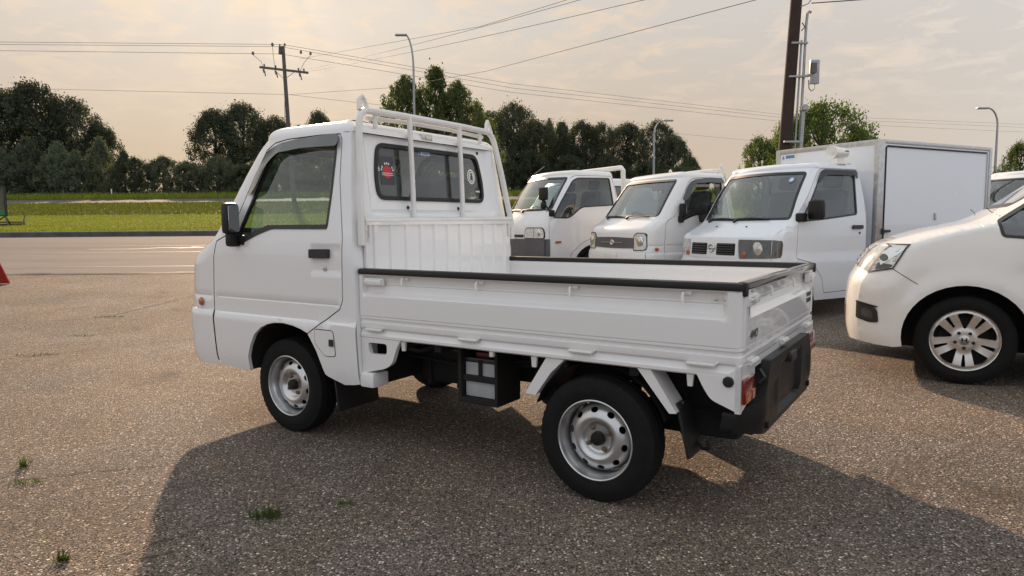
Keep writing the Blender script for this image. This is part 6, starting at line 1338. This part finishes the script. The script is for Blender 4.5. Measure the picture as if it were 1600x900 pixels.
        m = MB(); m.box((-2.45, sd * 0.80, 0.165), (-0.40, sd * 0.862, 0.258), 0.02); m.build('side_sill', 'pearl', p)
        for xc, ar in ((0, arch), (-2.855, rarch)):
            m = MB(); n = len(ar); m.add([(HV.ys(x, max(z, 0.25), 0.0, sd)[0], HV.ys(x, max(z, 0.25), -0.004, sd)[1], z) for x, z in ar] + [(x, sd * 0.50, z) for x, z in ar], [(i, i + 1, n + i + 1, n + i) for i in range(n - 1)], True); m.add([(x, sd * 0.50, z) for x, z in ar], [tuple(range(n))]); m.build('wheel_arch_liner', 'under', p)
        m = MB().box((-0.50, sd * 0.80, 1.02), (-0.38, sd * 1.0, 1.19), 0.05); m.build('door_mirror', 'pearl', p)
    MB().box((-3.7, -0.48, 0.20), (0.60, 0.48, 0.32)).build('underbody', 'under', p)
    # front bumper skirt below the fog lamps
    MB().box((-3.5, -0.70, 0.60), (-0.45, 0.70, 0.62)).build('cabin_floor', 'dash', p); MB().box((-0.42, -0.72, 0.80), (-0.15, 0.72, 1.10), 0.06).build('dashboard', 'dash', p)
    t0 = tyre_mb(0.316, 0.218, 0.205).build('tyre', 'tyre'); r0 = alloy_mesh().build('rim', 'alloy'); d0 = MB().lathe([(-0.01, 0.195), (-0.012, 0.16), (0.0, 0.158), (0.0, 0.0)], 40).build('brake_disc', 'under')
    c0 = MB().lathe([(0.05, 0.034), (0.066, 0.034), (0.070, 0.028), (0.071, 0.0)], 28).build('hub_cap', 'alum')
    n0 = MB().lathe([(0.030, 0.011), (0.058, 0.011), (0.062, 0.006), (0.062, 0)], 8).build('wheel_nut', 'trim')
    b0 = MB(); b0.prism([(-0.019, -0.016), (-0.011, -0.016), (-0.009, -0.003), (0.009, -0.003), (0.011, -0.016), (0.019, -0.016), (0.017, 0.016), (0.009, 0.016), (0.008, 0.004), (-0.008, 0.004), (-0.009, 0.016), (-0.017, 0.016)], 0.0705, 0.073); b0 = b0.build('badge', 'trim')
    for o in (t0, r0, d0, c0, n0, b0): COL.objects.unlink(o)
    for x in (0.0, -2.855):
        for s in (1, -1):
            e = empty('wheel', (x, s * 0.712, 0.312), 0 if s > 0 else PI); e.parent = p
            for o in (t0, r0, d0, c0, b0): c = o.copy(); COL.objects.link(c); c.parent = e
            for k in range(5):
                a = -PI / 2 + k * 2 * PI / 5; c = n0.copy(); COL.objects.link(c); c.parent = e; c.location = (0.057 * math.cos(a), 0, 0.057 * math.sin(a))
build_minivan()

# --- two cars of which only slivers show ---------------------------------------
def plain_van(name, loc, rz, label, mt, L=3.6, H=1.85, w=0.80, cat='car', hood=0.75):
    p = empty(name, loc, rz, label, cat)
    cb = Cab(xE=[(0.25, -0.05), (0.5, 0.0), (0.8, -0.05), (0.95, -0.20), (1.05, -0.20 - hood * 0.5), (1.12, -0.2 - hood), (H - 0.20, -0.2 - hood - (H - 1.32) * 0.75), (H - 0.10, -0.28 - hood - (H - 1.32) * 0.78)],
             W=[(0.2, w - 0.03), (0.5, w), (1.0, w), (H - 0.1, w - 0.11)], xb=[(0.2, -L), (1.0, -L - 0.02), (H - 0.1, -L + 0.12)], bow=0.10, rx=0.25, ry=0.25, rbx=0.1, rby=0.1, zb=0.25, zt=H - 0.10)
    xw = -0.25 - hood
    win = fillet([(xw - 0.05, 1.06), (xw - (H - 1.32) * 0.70 - 0.05, H - 0.20), (-L + 0.35, H - 0.20), (-L + 0.28, 1.06)], 0.06, 4)
    ws = fillet([(w - 0.22, 1.15), (w - 0.25, H - 0.16), (-w + 0.25, H - 0.16), (-w + 0.22, 1.15)], 0.06, 4)
    rw = fillet([(w - 0.20, 1.08), (w - 0.24, H - 0.18), (-w + 0.24, H - 0.18), (-w + 0.20, 1.08)], 0.06, 4)
    sb = [(-L + 0.06, 0.28)] + [(-L + 0.65 - 0.36 * math.cos(a), 0.30 + 0.34 * math.sin(a)) for a in zrange(0, PI, 10)] + [(-0.70 - 0.36 * math.cos(a), 0.30 + 0.34 * math.sin(a)) for a in zrange(0, PI, 10)] + [(-0.10, 0.28)]
    gen_body(p, cb, sb, None, win, ws, mt, 0.28, 'darkglass', 0.10, 'body', rw=rw, wsglass='wsglass')
    for sd in (1, -1): MB().box((-0.28, sd * 0.40, 0.70), (-0.02, sd * (w - 0.16), 0.84), 0.04).build('headlight', 'lens', p); MB().box((-L - 0.03, sd * (w - 0.18), 0.80), (-L + 0.05, sd * (w - 0.06), 1.3), 0.02).build('tail_light', 'red', p)
    for x in (-0.70, -L + 0.65):
        for s in (1, -1): e = make_wheel(p, x, s * (w - 0.11), 0.30, s, WC); e.scale = (1.13, 1.13, 1.13)
    MB().box((-L + 0.1, -w + 0.2, 0.22), (-0.1, w - 0.2, 0.5)).box((-L + 0.2, -w + 0.08, 0.6), (xw, w - 0.08, 0.62)).box((xw - 0.3, -w + 0.08, 0.7), (xw, w - 0.08, 1.08)).build('underbody', 'under', p)
    return p
plain_van('small_car', (0.22, 15.1, tz(14.6)), 3.66, 'white car of which only the windscreen shows left of the first truck', 'white', 3.6, 1.90, 0.76, hood=0.25)
plain_van('white_van', (7.7, 11.7, tz(11.9)), 3.50, 'white van with dark windows behind the end of the cargo box', 'coolwhite', 4.2, 1.86, 0.84, hood=0.5)
bpy.context.view_layer.update()
